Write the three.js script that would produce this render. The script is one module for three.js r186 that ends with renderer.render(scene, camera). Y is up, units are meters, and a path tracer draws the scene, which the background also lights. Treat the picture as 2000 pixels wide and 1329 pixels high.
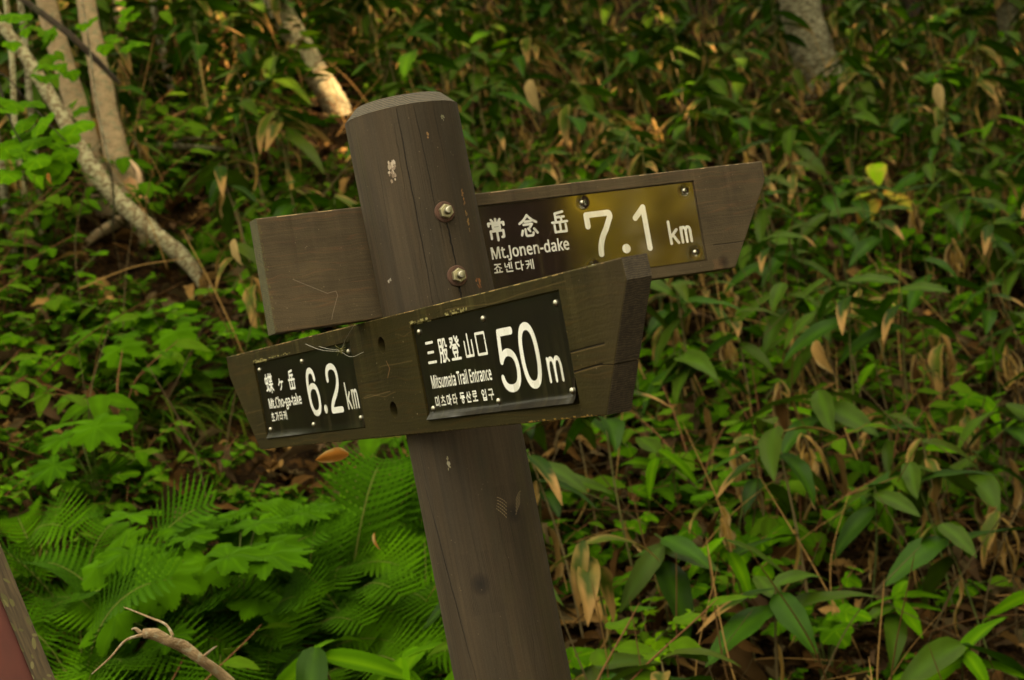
import * as THREE from 'three';
import { mergeGeometries } from 'three/addons/utils/BufferGeometryUtils.js';
import { Brush, Evaluator, SUBTRACTION } from 'three-bvh-csg';

// ---------------------------------------------------------------- camera, sky, sun, exposure
const scene = new THREE.Scene();
const FOCAL = 3478.4, EYE = 1.5;                                   // the lens in pixels of a 2000 x 1329 frame; eye height
const camera = new THREE.PerspectiveCamera(2 * Math.atan(664.5 / FOCAL) * 180 / Math.PI, 1024 / 680, 0.05, 200);
camera.position.set(0, EYE, 2.3317);
camera.rotation.order = 'YXZ';
camera.rotation.set(0.02194, -0.03647, -0.19627);                  // the photographer held the camera tilted
camera.focus = 2.2;
camera.userData.fStop = 9;
camera.updateMatrixWorld(true);

const renderer = new THREE.WebGLRenderer({ antialias: true });
renderer.toneMapping = THREE.LinearToneMapping;
renderer.toneMappingExposure = 4.2;
renderer.shadowMap.enabled = true;
renderer.shadowMap.type = THREE.PCFSoftShadowMap;

const SUN = new THREE.Vector3(0.80, 0.40, 0.50).normalize();       // low in the evening, behind the right shoulder
{
  const W = 256, H = 128, data = new Float32Array(W * H * 4), d = new THREE.Vector3();
  for (let j = 0; j < H; j++) for (let i = 0; i < W; i++) {
    const up = ((j + 0.5) / H - 0.5) * Math.PI, az = ((i + 0.5) / W - 0.5) * 2 * Math.PI;
    d.set(Math.cos(az) * Math.cos(up), Math.sin(up), Math.sin(az) * Math.cos(up));
    const y = Math.max(0, d.y), glow = Math.pow(Math.max(0, d.dot(SUN)), 6);
    const haze = 0.72 + 0.28 * y;
    const k = (j * W + i) * 4;
    data[k] = 1.02 * haze + 0.9 * glow; data[k + 1] = 0.93 * haze + 0.66 * glow; data[k + 2] = 0.70 * haze + 0.26 * glow; data[k + 3] = 1;
  }
  const sky = new THREE.DataTexture(data, W, H, THREE.RGBAFormat, THREE.FloatType);
  sky.mapping = THREE.EquirectangularReflectionMapping; sky.magFilter = THREE.LinearFilter; sky.needsUpdate = true;
  scene.background = sky; scene.environment = sky;
}
const sun = new THREE.DirectionalLight(new THREE.Color().setRGB(1, 0.66, 0.36), 5);
sun.target.position.set(0, 1.5, -4); sun.position.copy(SUN).multiplyScalar(30).add(sun.target.position);
sun.castShadow = true; sun.shadow.mapSize.set(4096, 4096);
Object.assign(sun.shadow.camera, { left: -14, right: 14, top: 14, bottom: -14, near: 1, far: 80 });
scene.add(sun, sun.target);

// ---------------------------------------------------------------- helpers
let seed = 7;
const rnd = () => { seed = (seed + 0x6d2b79f5) | 0; let t = Math.imul(seed ^ (seed >>> 15), 1 | seed); t = (t + Math.imul(t ^ (t >>> 7), 61 | t)) ^ t; return ((t ^ (t >>> 14)) >>> 0) / 4294967296; };
const rr = (a, b) => a + (b - a) * rnd(), pick = (a) => a[Math.floor(rnd() * a.length)];
const V = (x, y, z) => new THREE.Vector3(x, y, z);
const { clamp, lerp, smoothstep } = THREE.MathUtils;
const hash = (x, y) => { let h = Math.imul(x, 374761393) + Math.imul(y, 668265263) | 0; h = Math.imul(h ^ (h >>> 13), 1274126177); return ((h ^ (h >>> 16)) >>> 0) / 4294967296; };
function noise(x, y) {
  const ix = Math.floor(x), iy = Math.floor(y); let u = x - ix, v = y - iy; u = u * u * (3 - 2 * u); v = v * v * (3 - 2 * v);
  return lerp(lerp(hash(ix, iy), hash(ix + 1, iy), u), lerp(hash(ix, iy + 1), hash(ix + 1, iy + 1), u), v);
}
const fbm = (x, y, n = 4) => { let s = 0, a = 0.5; for (let i = 0; i < n; i++) { s += a * noise(x, y); x = x * 2.03 + 17.1; y = y * 2.03 + 5.3; a *= 0.5; } return s / (1 - Math.pow(0.5, n)); };
const camDir = (u, v) => V((u - 1000) / FOCAL, (664.5 - v) / FOCAL, -1).applyEuler(camera.rotation);
const at = (u, v, depth) => camDir(u, v).multiplyScalar(depth).add(camera.position);
const toPhoto = (p) => { const q = p.clone().applyMatrix4(camera.matrixWorldInverse); return [1000 + FOCAL * q.x / -q.z, 664.5 - FOCAL * q.y / -q.z, -q.z]; };

const taken = new Map();
const numbered = (n) => { const k = taken.get(n) ?? 0; taken.set(n, k + 1); return k ? n + '_' + String(k).padStart(3, '0') : n; };
function tag(o, label, category, group, kind) {
  if (label) o.userData.label = label;
  if (category) o.userData.category = category;
  if (group) o.userData.group = group;
  if (kind) o.userData.kind = kind;
  return o;
}
function thing(name, label, category, pos, group) {
  const o = new THREE.Group(); o.name = numbered(name); scene.add(o);
  if (pos) o.position.copy(pos);
  return tag(o, label, category, group);
}
function part(name, geo, mat, parent, label) {
  const m = new THREE.Mesh(geo, mat); m.name = name; m.castShadow = m.receiveShadow = true; parent.add(m);
  if (label) m.userData.label = label;
  return m;
}
function copyOf(root, pos, turn, scale, label, group) {
  const c = root.clone(); c.name = numbered(root.name.replace(/_\d+$/, '')); c.userData = { ...root.userData };
  if (label) c.userData.label = label;
  if (group) c.userData.group = group;
  c.position.copy(pos); c.rotation.set(root.userData.lean ?? 0.12, turn, 0, 'XYZ'); c.scale.setScalar(scale); scene.add(c);
  return c;
}
function canvas(w, h, shade) {                                      // shade(i, j) gives sRGB bytes
  const c = document.createElement('canvas'); c.width = w; c.height = h; const x = c.getContext('2d');
  if (shade) {
    const im = x.createImageData(w, h);
    for (let j = 0, k = 0; j < h; j++) for (let i = 0; i < w; i++, k += 4) { const p = shade(i, j); im.data[k] = p[0]; im.data[k + 1] = p[1]; im.data[k + 2] = p[2]; im.data[k + 3] = 255; }
    x.putImageData(im, 0, 0);
  }
  return [c, x];
}
function tex(c, colour) {
  const t = new THREE.CanvasTexture(c); t.wrapS = t.wrapT = THREE.RepeatWrapping;
  if (colour) t.colorSpace = THREE.SRGBColorSpace;
  return t;
}
function colourAll(g, r, gg, b) {
  const n = g.attributes.position.count, a = new Float32Array(n * 3);
  for (let i = 0; i < n; i++) { a[i * 3] = r; a[i * 3 + 1] = gg; a[i * 3 + 2] = b; }
  g.setAttribute('color', new THREE.BufferAttribute(a, 3)); return g;
}
function grid(nu, nv, f) {                                          // f(u, v) -> {p, c, uv}
  const pos = [], col = [], uv = [], idx = [];
  for (let j = 0; j <= nv; j++) for (let i = 0; i <= nu; i++) { const q = f(i / nu, j / nv); pos.push(q.p.x, q.p.y, q.p.z); if (q.c) col.push(...q.c); uv.push(...(q.uv ?? [i / nu, j / nv])); }
  for (let j = 0; j < nv; j++) for (let i = 0; i < nu; i++) { const a = j * (nu + 1) + i, b = a + 1, c = a + nu + 1, d = c + 1; idx.push(a, b, d, a, d, c); }
  const g = new THREE.BufferGeometry();
  g.setAttribute('position', new THREE.Float32BufferAttribute(pos, 3)); g.setAttribute('uv', new THREE.Float32BufferAttribute(uv, 2));
  if (col.length) g.setAttribute('color', new THREE.Float32BufferAttribute(col, 3));
  g.setIndex(idx); g.computeVertexNormals(); return g;
}
function tube(points, radii, sides = 8, c, rough = 0, close = true) {      // a tapered, slightly uneven branch
  const curve = new THREE.CatmullRomCurve3(points), n = Math.max(4, points.length * 6), fr = curve.computeFrenetFrames(n), len = curve.getLength();
  const ph = rnd() * 100;
  const R = (t) => { const x = t * (radii.length - 1), i = Math.min(Math.floor(x), radii.length - 2); return lerp(radii[i], radii[i + 1], x - i); };
  return grid(sides, n, (u, v) => {
    const k = Math.round(v * n), a = u * Math.PI * 2, p = curve.getPoint(v), r = R(v) * (1 + rough * (noise(ph + Math.cos(a) * 1.5 + v * len * 6, ph + Math.sin(a) * 1.5 + v * len * 3) - 0.5)) * (close && (v === 0 || v === 1) ? 0.3 : 1);
    p.addScaledVector(fr.normals[k], Math.cos(a) * r).addScaledVector(fr.binormals[k], Math.sin(a) * r);
    return { p, c, uv: [u * 2 * Math.PI * R(0.3), v * len] };
  });
}
const merged = (list) => mergeGeometries(list.map((g) => { const q = g.index ? g.toNonIndexed() : g; return q; }));
const placed = (g, m) => g.clone().applyMatrix4(m);
const mat4 = (p, e, s = 1) => new THREE.Matrix4().compose(p, new THREE.Quaternion().setFromEuler(e), V(s, s, s));

// ---------------------------------------------------------------- the ground: trail and steep bank
const smax = (a, b, k) => { const h = Math.max(k - Math.abs(a - b), 0) / k; return Math.max(a, b) + h * h * k * 0.25; };
function groundY(x, z) {
  const d = 2.33 - z, side = 3 * Math.tanh(x / 3);
  const bank = 0.36 + 0.42 * (d - 3.6) - 0.40 * side + 0.16 * (fbm(x * 0.9 + 40, z * 0.9 + 40, 3) - 0.5) + 0.05 * (fbm(x * 4 + 7, z * 4 + 3, 3) - 0.5);
  return smax(bank, 0, 0.3) * 1;
}
const G = (x, z) => V(x, groundY(x, z), z);
function onGround(u, v) {                                           // where the view through a point of the picture meets the ground
  const d = camDir(u, v);
  for (let t = 2.4; t < 40; t += 0.02) { const p = camera.position.clone().addScaledVector(d, t); if (p.y < groundY(p.x, p.z)) return p; }
  return at(u, v, 20);
}
{
  const g = grid(260, 300, (u, v) => { const x = (u - 0.5) * 60 * (0.15 + 0.85 * Math.abs(u - 0.5) * 2), z = 8 - 50 * Math.pow(v, 1.5); return { p: V(x, groundY(x, z), z), uv: [x, z] }; });
  // flat far margins carry the sheet on past what one sees
  const [c] = canvas(1024, 1024, (i, j) => {
    const a = fbm(i / 60, j / 60, 5), b = fbm(i / 9 + 50, j / 9, 4), k = 0.55 + 0.5 * a + 0.5 * (b - 0.5);
    const leafy = b > 0.62 ? 1.5 : 1;
    return [44 * k * leafy, 30 * k * leafy, 13 * k * leafy];
  });
  const [cb] = canvas(512, 512, (i, j) => { const h = 255 * fbm(i / 14, j / 14, 5); return [h, h, h]; });
  const m = new THREE.MeshPhysicalMaterial({ map: tex(c, true), bumpMap: tex(cb), bumpScale: 0.03, roughness: 1, specularIntensity: 0.1 });
  m.map.repeat.set(0.7, 0.7); m.bumpMap.repeat.set(1.1, 1.1);
  const o = part('ground', g, m, scene); tag(o, null, null, null, 'structure');
}

// ---------------------------------------------------------------- the signpost
const R = 0.075, POST_TOP = EYE + 0.386;
const post = (u, v) => {                                            // a point of the picture on the round post: [angle, height]
  const d = camDir(u, v), c = camera.position, a = d.x * d.x + d.z * d.z, b = c.x * d.x + c.z * d.z, q = c.x * c.x + c.z * c.z - R * R;
  const t = (-b - Math.sqrt(Math.max(0, b * b - a * q))) / a;
  return [Math.atan2(c.x + d.x * t, c.z + d.z * t), c.y + d.y * t];
};
const signpost = thing('signpost', 'round dark wooden trail signpost carrying two plank arms with white lettered plates', 'signpost', V(0, 0, 0));
{
  const W = 1024, H = 2048, LEN = 1.0;                              // the map covers the upper metre of the post
  const stretch = (i, j) => fbm(i / 5, j / 300, 4), soft = (i, j) => fbm(i / 70 + 9, j / 260 + 3, 4);
  const [c, x] = canvas(W, H, (i, j) => {
    const k = 0.80 + 0.34 * (soft(i, j) - 0.5) + 0.18 * (stretch(i, j) - 0.5) + 0.16 * (hash(i, j) - 0.5), w = fbm(i / 30 + 80, j / 500, 3);
    return [(74 + 8 * w) * k, (64 + 3 * w) * k, (50 - 2 * w) * k];
  });
  const [b, y] = canvas(W, H, (i, j) => { const k = 128 + 70 * (stretch(i, j) - 0.5) + 40 * (fbm(i / 2, j / 60, 2) - 0.5); return [k, k, k]; });
  const P = (u, v) => { const [a, h] = post(u, v); return [(a / (2 * Math.PI) + 0.5) * W, (POST_TOP - h) / LEN * H]; };
  const crack = (u0, v0, u1, v1, w, dark) => {
    const [x0, y0] = P(u0, v0), [x1, y1] = P(u1, v1), n = 40, ph = rnd() * 50;
    for (const [ctx, col] of [[x, `rgba(14,10,7,${dark * 0.72})`], [y, `rgba(0,0,0,${dark})`]]) {
      ctx.strokeStyle = col; ctx.lineCap = 'round';
      for (let k = 0; k < n; k++) {
        const t0 = k / n, t1 = (k + 1) / n, q = (t) => [lerp(x0, x1, t) + 5 * (fbm(ph + t * 9, 3, 3) - 0.5), lerp(y0, y1, t)];
        ctx.lineWidth = w * (0.35 + 0.65 * Math.sin(Math.PI * Math.min(1, t0 + 0.08)) * (0.6 + 0.8 * noise(ph + t0 * 14, 9)));
        ctx.beginPath(); ctx.moveTo(...q(t0)); ctx.lineTo(...q(t1)); ctx.stroke();
      }
    }
  };
  crack(774, 212, 848, 600, 3.4, 0.9); crack(808, 206, 868, 480, 2.4, 0.75); crack(846, 204, 880, 372, 1.8, 0.6); crack(690, 240, 760, 600, 2, 0.55);
  crack(872, 430, 893, 530, 4.5, 0.95); crack(895, 545, 903, 590, 5, 0.95); crack(770, 240, 800, 430, 1.6, 0.5); crack(735, 300, 775, 545, 1.6, 0.5);
  crack(838, 500, 862, 610, 1.8, 0.5); crack(832, 954, 931, 1329, 3.6, 0.9); crack(820, 880, 838, 960, 2, 0.5); crack(985, 1060, 1005, 1150, 1.6, 0.5); crack(905, 850, 925, 1000, 1.5, 0.35);
  crack(930, 400, 952, 540, 1.6, 0.45); crack(875, 225, 905, 400, 1.6, 0.45); crack(1010, 860, 1060, 1120, 1.4, 0.35); crack(880, 860, 990, 1329, 1.3, 0.3);
  for (let k = 0; k < 60; k++) { const u = rr(690, 900), v = rr(230, 1300), s = 0.2 * (v - 240); crack(u + s, v, u + s + 0.2 * 60, v + rr(30, 130), rr(0.8, 1.4), rr(0.15, 0.4)); }
  for (let k = 0; k < 46; k++) { const u = rr(0, W), v = rr(-200, H), l = rr(200, 900), g = x.createLinearGradient(0, v, 0, v + l), q = pick(['30,24,18', '30,26,16', '104,88,68', '70,66,34']), al = rr(0.06, 0.26); g.addColorStop(0, `rgba(${q},0)`); g.addColorStop(0.3, `rgba(${q},${al})`); g.addColorStop(1, `rgba(${q},0)`); x.fillStyle = g; x.fillRect(u, v, rr(8, 60), l); }
  for (let k = 0; k < 500; k++) { const u = (W * 0.25) + Math.abs(rr(-1, 1) + rr(-1, 1)) * 26, v = rr(0, H); x.fillStyle = `rgba(96,100,44,${rr(0.1, 0.4)})`; x.fillRect(u, v, rr(2, 7), rr(3, 22)); }
  const knot = (u, v, rx, ry) => {
    const [kx, ky] = P(u, v); x.save(); x.translate(kx, ky); x.scale(1, ry / rx);
    const g = x.createRadialGradient(0, 0, rx * 0.1, 0, 0, rx * 1.3); g.addColorStop(0, 'rgba(26,22,20,.75)'); g.addColorStop(0.6, 'rgba(34,27,22,.5)'); g.addColorStop(1, 'rgba(40,30,24,0)');
    x.fillStyle = g; x.beginPath(); x.arc(0, 0, rx * 1.3, 0, 7); x.fill(); x.restore();
    for (let k = 0; k < 9; k++) for (const s of [-1, 1]) {
      x.strokeStyle = `rgba(20,14,10,${0.4 - k * 0.03})`; x.lineWidth = 1.4; x.beginPath();
      x.moveTo(kx + s * (rx * 0.8 + k * 5), ky - ry * 3.2); x.quadraticCurveTo(kx + s * (rx * 1.0 + k * 4), ky, kx + s * (rx * 0.8 + k * 5), ky + ry * 3); x.stroke();
    }
  };
  knot(1003, 1003, 20, 24); knot(938, 1142, 24, 26);
  const fleck = (u, v, n, spread, tall, cols, size) => { const [fx, fy] = P(u, v); for (let k = 0; k < n; k++) { x.fillStyle = pick(cols); x.beginPath(); x.ellipse(fx + rr(-1, 1) * spread, fy + rr(-1, 1) * tall, size * rr(0.4, 1), size * rr(0.6, 1.8), rr(-0.3, 0.3), 0, 7); x.fill(); } };
  fleck(765, 336, 22, 8, 26, ['#a3937f', '#b5a594', '#8a7868', '#7d6b5c'], 4.6); fleck(769, 320, 8, 3, 14, ['#b7a798', '#8d7b6c'], 4);
  fleck(905, 390, 12, 3, 34, ['#8a6238', '#7a5a3a'], 3); fleck(914, 432, 14, 4, 26, ['#8b6c40', '#6e5638'], 3); fleck(934, 552, 14, 9, 16, ['#8f5c35', '#73492c'], 3);
  fleck(760, 548, 8, 8, 4, ['#a59c90', '#8d857a'], 3); fleck(835, 262, 4, 2, 9, ['#8a6a44'], 3); fleck(865, 232, 10, 6, 10, ['#7f7f62', '#8a8570'], 2.4); fleck(876, 905, 8, 4, 16, ['#8c8468', '#a09a86'], 3);
  for (const [u, v, s] of [[985, 975, -1], [1008, 968, 1]]) for (let k = 0; k < 5; k++) { const [fx, fy] = P(u, v + k * 7); x.strokeStyle = 'rgba(180,160,120,.75)'; x.lineWidth = 1.6; x.setLineDash([4, 3]); x.beginPath(); x.moveTo(fx - s * 4, fy + 12); x.quadraticCurveTo(fx + s * 3, fy, fx + s * 20, fy - 8 - k * 2); x.stroke(); x.setLineDash([]); }
  for (let k = 0; k < 500; k++) { x.fillStyle = pick(['rgba(160,140,115,.55)', 'rgba(190,170,140,.5)', 'rgba(30,24,18,.5)']); x.fillRect(rnd() * W, rnd() * H, rr(1, 2.4), rr(1, 3)); }
  const map = tex(c, true), bump = tex(b);
  const wood = new THREE.MeshPhysicalMaterial({ map, bumpMap: bump, bumpScale: 0.0016, roughness: 0.78, specularIntensity: 0.6 });
  // end grain on the chamfer and the top: growth rings round the pith
  const [ec] = canvas(1024, 256, (i, j) => {
    const wob = 9 * fbm(i / 60, 4, 3) + 5 * Math.abs(Math.sin(i / 37 + 3 * noise(i / 50, 8))), r = (j + wob * 2.6) / 25, f = r - Math.floor(r), k = (0.40 + 1.05 * Math.pow(f, 1.5)) * (0.85 + 0.3 * fbm(i / 9, j / 30, 3));
    return [74 * k, 65 * k, 48 * k];
  });
  const [eb] = canvas(1024, 256, (i, j) => { const wob = 9 * fbm(i / 60, 4, 3) + 5 * Math.abs(Math.sin(i / 37 + 3 * noise(i / 50, 8))), r = (j + wob * 2.6) / 25, f = r - Math.floor(r), k = 255 * Math.pow(f, 2); return [k, k, k]; });
  const endWood = new THREE.MeshStandardMaterial({ map: tex(ec, true), bumpMap: tex(eb), bumpScale: 0.002, roughness: 0.85 });
  const CH = 0.016, rim = POST_TOP - CH;
  const shaft = grid(160, 60, (u, v) => { const a = (u - 0.5) * 2 * Math.PI, h = lerp(-0.3, rim, v), r = R * (1 + 0.012 * (fbm(Math.cos(a) * 2 + 30, Math.sin(a) * 2 + h * 1.2, 3) - 0.5)); return { p: V(Math.sin(a) * r, h, Math.cos(a) * r), uv: [u, 1 - (POST_TOP - h) / LEN] }; });
  const bottomCap = new THREE.CircleGeometry(R, 160).rotateX(Math.PI / 2).translate(0, -0.3, 0);
  const topCap = new THREE.CircleGeometry(R, 160).rotateX(-Math.PI / 2).translate(0, rim - 0.0005, 0);
  const shell = new Brush(mergeGeometries([shaft, ...[bottomCap, topCap].map((g) => g)].map((g) => g.toNonIndexed()))); shell.updateMatrixWorld();
  const ev = new Evaluator(); ev.attributes = ['position', 'normal', 'uv'];
  const notch = (turn, from, to, y0, y1) => { const g = new THREE.BoxGeometry(0.4, y1 - y0, to - from); g.translate(0, (y0 + y1) / 2, (from + to) / 2); const n = new Brush(g); n.rotation.y = turn; n.updateMatrixWorld(); return n; };
  let cut = ev.evaluate(shell, notch(0.40894, -0.12, -0.0325, EYE + 0.1095, EYE + 0.2605), SUBTRACTION);
  cut = ev.evaluate(cut, notch(-1.1272, 0.0618, 0.2, EYE - 0.0434, EYE + 0.1114), SUBTRACTION);
  const p = part('post', cut.geometry, wood, signpost, 'round brown wooden post with a chamfered top and drying cracks');
  const cone = grid(160, 8, (u, v) => { const a = (u - 0.5) * 2 * Math.PI, r = lerp(R, R - 0.0165, v) + 0.0006 * (fbm(u * 60, v * 3, 3) - 0.5); return { p: V(Math.sin(a) * r, rim + CH * v, Math.cos(a) * r), uv: [u * 1.4, v * 0.62] }; });
  const top = grid(160, 12, (u, v) => { const a = (u - 0.5) * 2 * Math.PI, r = (R - 0.0165) * (1 - v); return { p: V(Math.sin(a) * r, POST_TOP - 0.0005 * (1 - v), Math.cos(a) * r), uv: [u * 1.4, 0.62 + v * 2] }; });
  part('end_grain', cone, endWood, p, 'chamfered rim of the post with growth rings'); part('end_grain', top, endWood, p);
}
const steel = new THREE.MeshStandardMaterial({ color: new THREE.Color().setRGB(0.55, 0.52, 0.42), metalness: 1, roughness: 0.32 });
const zinc = new THREE.MeshStandardMaterial({ color: new THREE.Color().setRGB(0.46, 0.42, 0.27), metalness: 0.9, roughness: 0.45 });
const rust = new THREE.MeshStandardMaterial({ roughness: 0.85, metalness: 0.2, map: tex(canvas(128, 128, (i, j) => { const k = fbm(i / 12, j / 12, 4); return [62 + 60 * k, 46 + 40 * k, 38 + 32 * k]; })[0], true) });
for (const y of [0.2264, 0.1432]) {                                  // bolts of the upper arm, their nuts on the front of the post
  const q = 0.40894, b = new THREE.Group(); b.name = 'bolt'; signpost.add(b);
  b.position.set(Math.sin(q) * (R - 0.0015), EYE + y, Math.cos(q) * (R - 0.0015)); b.rotation.y = q; tag(b, y > 0.2 ? 'upper bolt end with nut and washer on the post' : 'lower bolt end with nut and washer on the post');
  const turned = (g, z) => g.rotateX(Math.PI / 2).translate(0, 0, z);
  const wash = new THREE.LatheGeometry([[0.006, -0.002], [0.0125, -0.002], [0.0135, -0.001], [0.0135, 0.0012], [0.0125, 0.0022], [0.006, 0.0022]].map((p) => new THREE.Vector2(...p)), 40);
  part('washer', turned(wash, 0.0018), rust, b);
  const hex = new THREE.Shape(); for (let k = 0; k < 6; k++) hex[k ? 'lineTo' : 'moveTo'](0.0085 * Math.cos(k * Math.PI / 3 + y * 40), 0.0085 * Math.sin(k * Math.PI / 3 + y * 40));
  const nut = new THREE.ExtrudeGeometry(hex, { depth: 0.005, bevelEnabled: true, bevelSize: 0.0009, bevelThickness: 0.001, bevelSegments: 2 }); part('nut', nut.translate(0, 0, 0.005), zinc, b);
  const prof = []; prof.push([0, 0.0175], [0.0034, 0.0175], [0.0043, 0.0168]); for (let k = 0; k < 8; k++) prof.push([0.0043, 0.0164 - k * 0.0012], [0.0048, 0.0158 - k * 0.0012]); prof.push([0.0045, 0.004]);
  part('threaded_end', turned(new THREE.LatheGeometry(prof.reverse().map((p) => new THREE.Vector2(...p)), 24), 0.0005), steel, b);
}

// lettering: strokes of a rounded gothic in a box of 100 x 100
const GLYPHS = {
  '常': 'M50 0L50 15M25 3L33 13M75 3L67 13M7 31L7 19L93 19L93 31M30 30L70 30L70 44L30 44ZM14 90L14 56L86 56L86 82Q86 89 76 87M50 44L50 100',
  '念': 'M50 0Q35 20 3 36M50 0Q65 20 97 36M33 29L67 29M24 43L72 43L57 58M15 70L7 90M31 65L31 88Q31 96 41 96L64 96Q72 96 73 84M47 63L56 75M80 66L95 86',
  '岳': 'M78 3L27 9L27 49M27 27L82 27M63 27L63 49M2 51L98 51M50 53L50 96M14 64L14 97L86 97L86 64',
  '蝶': 'M3 22L37 22L37 48L3 48ZM20 3L20 82M2 87L39 79M34 66L40 90M46 17L99 17M57 3L57 41L93 41M74 3L74 29L90 29M90 3L90 29M44 57L100 57M72 44L72 100M70 60Q60 82 44 92M74 60Q86 80 100 90',
  'ヶ': 'M30 4Q25 35 2 55M24 30L98 30M68 30Q66 75 30 98',
  '三': 'M8 6L92 6M16 50L84 50M2 95L98 95',
  '股': 'M12 4L12 60Q11 88 2 98M12 4L42 4L42 92Q42 98 33 96M12 32L42 32M12 60L42 60M61 4L61 20Q60 34 50 40M61 4L84 4L84 28Q84 34 97 33M54 50L90 50Q80 82 50 98M60 56Q74 84 99 97',
  '登': 'M10 8L38 8Q34 28 3 44M13 22L26 32M60 2Q68 26 98 44M90 5L72 17M97 19L80 29M34 38L66 38M27 50L73 50L73 69L27 69ZM33 76L39 90M67 76L61 90M4 97L96 97',
  '山': 'M50 2L50 94M6 32L6 97L94 97L94 32',
  '口': 'M4 4L96 4L96 97L4 97Z',
  '죠': 'M15 6L85 6M50 6Q45 38 10 50M50 20Q58 42 90 50M33 62L33 88M67 62L67 88M2 90L98 90',
  '넨': 'M8 6L8 44L38 42M42 24L62 24M62 2L62 62M87 0L87 66M20 70L20 96L92 96',
  '다': 'M54 12L10 12L10 82L58 80M78 0L78 100M78 46L100 46',
  '케': 'M6 12L44 12Q44 62 8 90M8 46L42 46M48 48L67 48M67 4L67 96M92 0L92 100',
  '초': 'M50 0L50 14M14 18L86 18M50 18Q44 44 10 58M50 30Q58 48 90 58M50 66L50 92M2 94L98 94',
  '가': 'M8 12L54 12Q54 60 8 92M78 0L78 100M78 46L100 46',
  '타': 'M56 10L10 10L10 84L60 82M10 46L52 46M78 0L78 100M78 46L100 46',
  '미': 'M8 12L56 12L56 86L8 86ZM88 0L88 100',
  '츠': 'M50 0L50 14M14 20L86 20M50 20Q44 50 10 66M50 34Q58 54 90 66M2 92L98 92',
  '마': 'M8 12L54 12L54 86L8 86ZM78 0L78 100M78 46L100 46',
  '등': 'M86 2L16 2L16 32L88 32M2 47L98 47M50 59A19 19 0 1 1 49.9 59Z',
  '산': 'M32 4Q28 38 2 56M34 24Q44 46 62 54M78 0L78 66M78 30L100 30M20 68L20 96L90 96',
  '로': 'M14 2L86 2L86 25L15 25L15 50L88 50M50 58L50 90M2 92L98 92',
  '입': 'M30 4A22 22 0 1 1 29.9 4ZM86 0L86 54M22 60L22 97L86 97L86 60M22 78L86 78',
  '구': 'M14 6L84 6Q87 24 78 46M2 56L98 56M50 56L50 100',
};
function lettering(x, S, draw) {                                     // draw in millimetres of the plate
  x.save(); x.scale(S, S); x.strokeStyle = x.fillStyle = '#f3f3ee'; x.lineCap = x.lineJoin = 'round';
  const api = {
    glyph(ch, x0, y0, x1, y1, w) {
      const sx = (x1 - x0 - w) / 100, sy = (y1 - y0 - w) / 100;
      const d = GLYPHS[ch].replace(/([MLQ])([^MLQAZ]*)/g, (m, k, n) => k + n.trim().split(/\s+/).map((q, i) => (i % 2 ? y0 + w / 2 + q * sy : x0 + w / 2 + q * sx).toFixed(2)).join(' ')).replace(/A([^MLQAZ]*)/g, (m, n) => { const q = n.trim().split(/\s+/).map(Number); return `A${(q[0] * sx).toFixed(2)} ${(q[1] * sy).toFixed(2)} 0 1 1 ${(x0 + w / 2 + q[5] * sx).toFixed(2)} ${(y0 + w / 2 + q[6] * sy).toFixed(2)}`; });
      x.lineWidth = w; x.stroke(new Path2D(d));
    },
    path(d, w) { x.lineWidth = w; x.stroke(new Path2D(d)); },
    dot(cx, cy, r) { x.beginPath(); x.arc(cx, cy, r, 0, 7); x.fill(); },
    latin(text, x0, x1, base, cap, w) {
      x.save(); x.font = '20px sans-serif'; const wide = x.measureText(text).width, sy = cap / 14.3;
      x.translate(x0, base); x.scale((x1 - x0) / wide, sy); x.lineWidth = w; x.fillText(text, 0, 0); x.strokeText(text, 0, 0); x.restore();
    },
    km(k, m0, m1, kt, mt, b, w) { api.path(`M${k} ${kt}L${k} ${b}M${k + 11.5} ${mt + 2}L${k + 0.5} ${b - 9}M${k + 4.5} ${b - 12}L${k + 12} ${b}`, w); api.m(m0, m1, mt, b, w); },
    m(x0, x1, t, b, w) { const c = (x0 + x1) / 2, h = (x1 - x0) / 2; api.path(`M${x0} ${t}L${x0} ${b}M${x0} ${t + h * 0.8}Q${x0 + h * 0.1} ${t} ${x0 + h / 2} ${t}Q${c} ${t} ${c} ${t + h * 0.8}L${c} ${b}M${c} ${t + h * 0.8}Q${c + h * 0.1} ${t} ${c + h / 2} ${t}Q${x1} ${t} ${x1} ${t + h * 0.8}L${x1} ${b}`, w); },
  };
  draw(api); x.restore();
}
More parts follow.
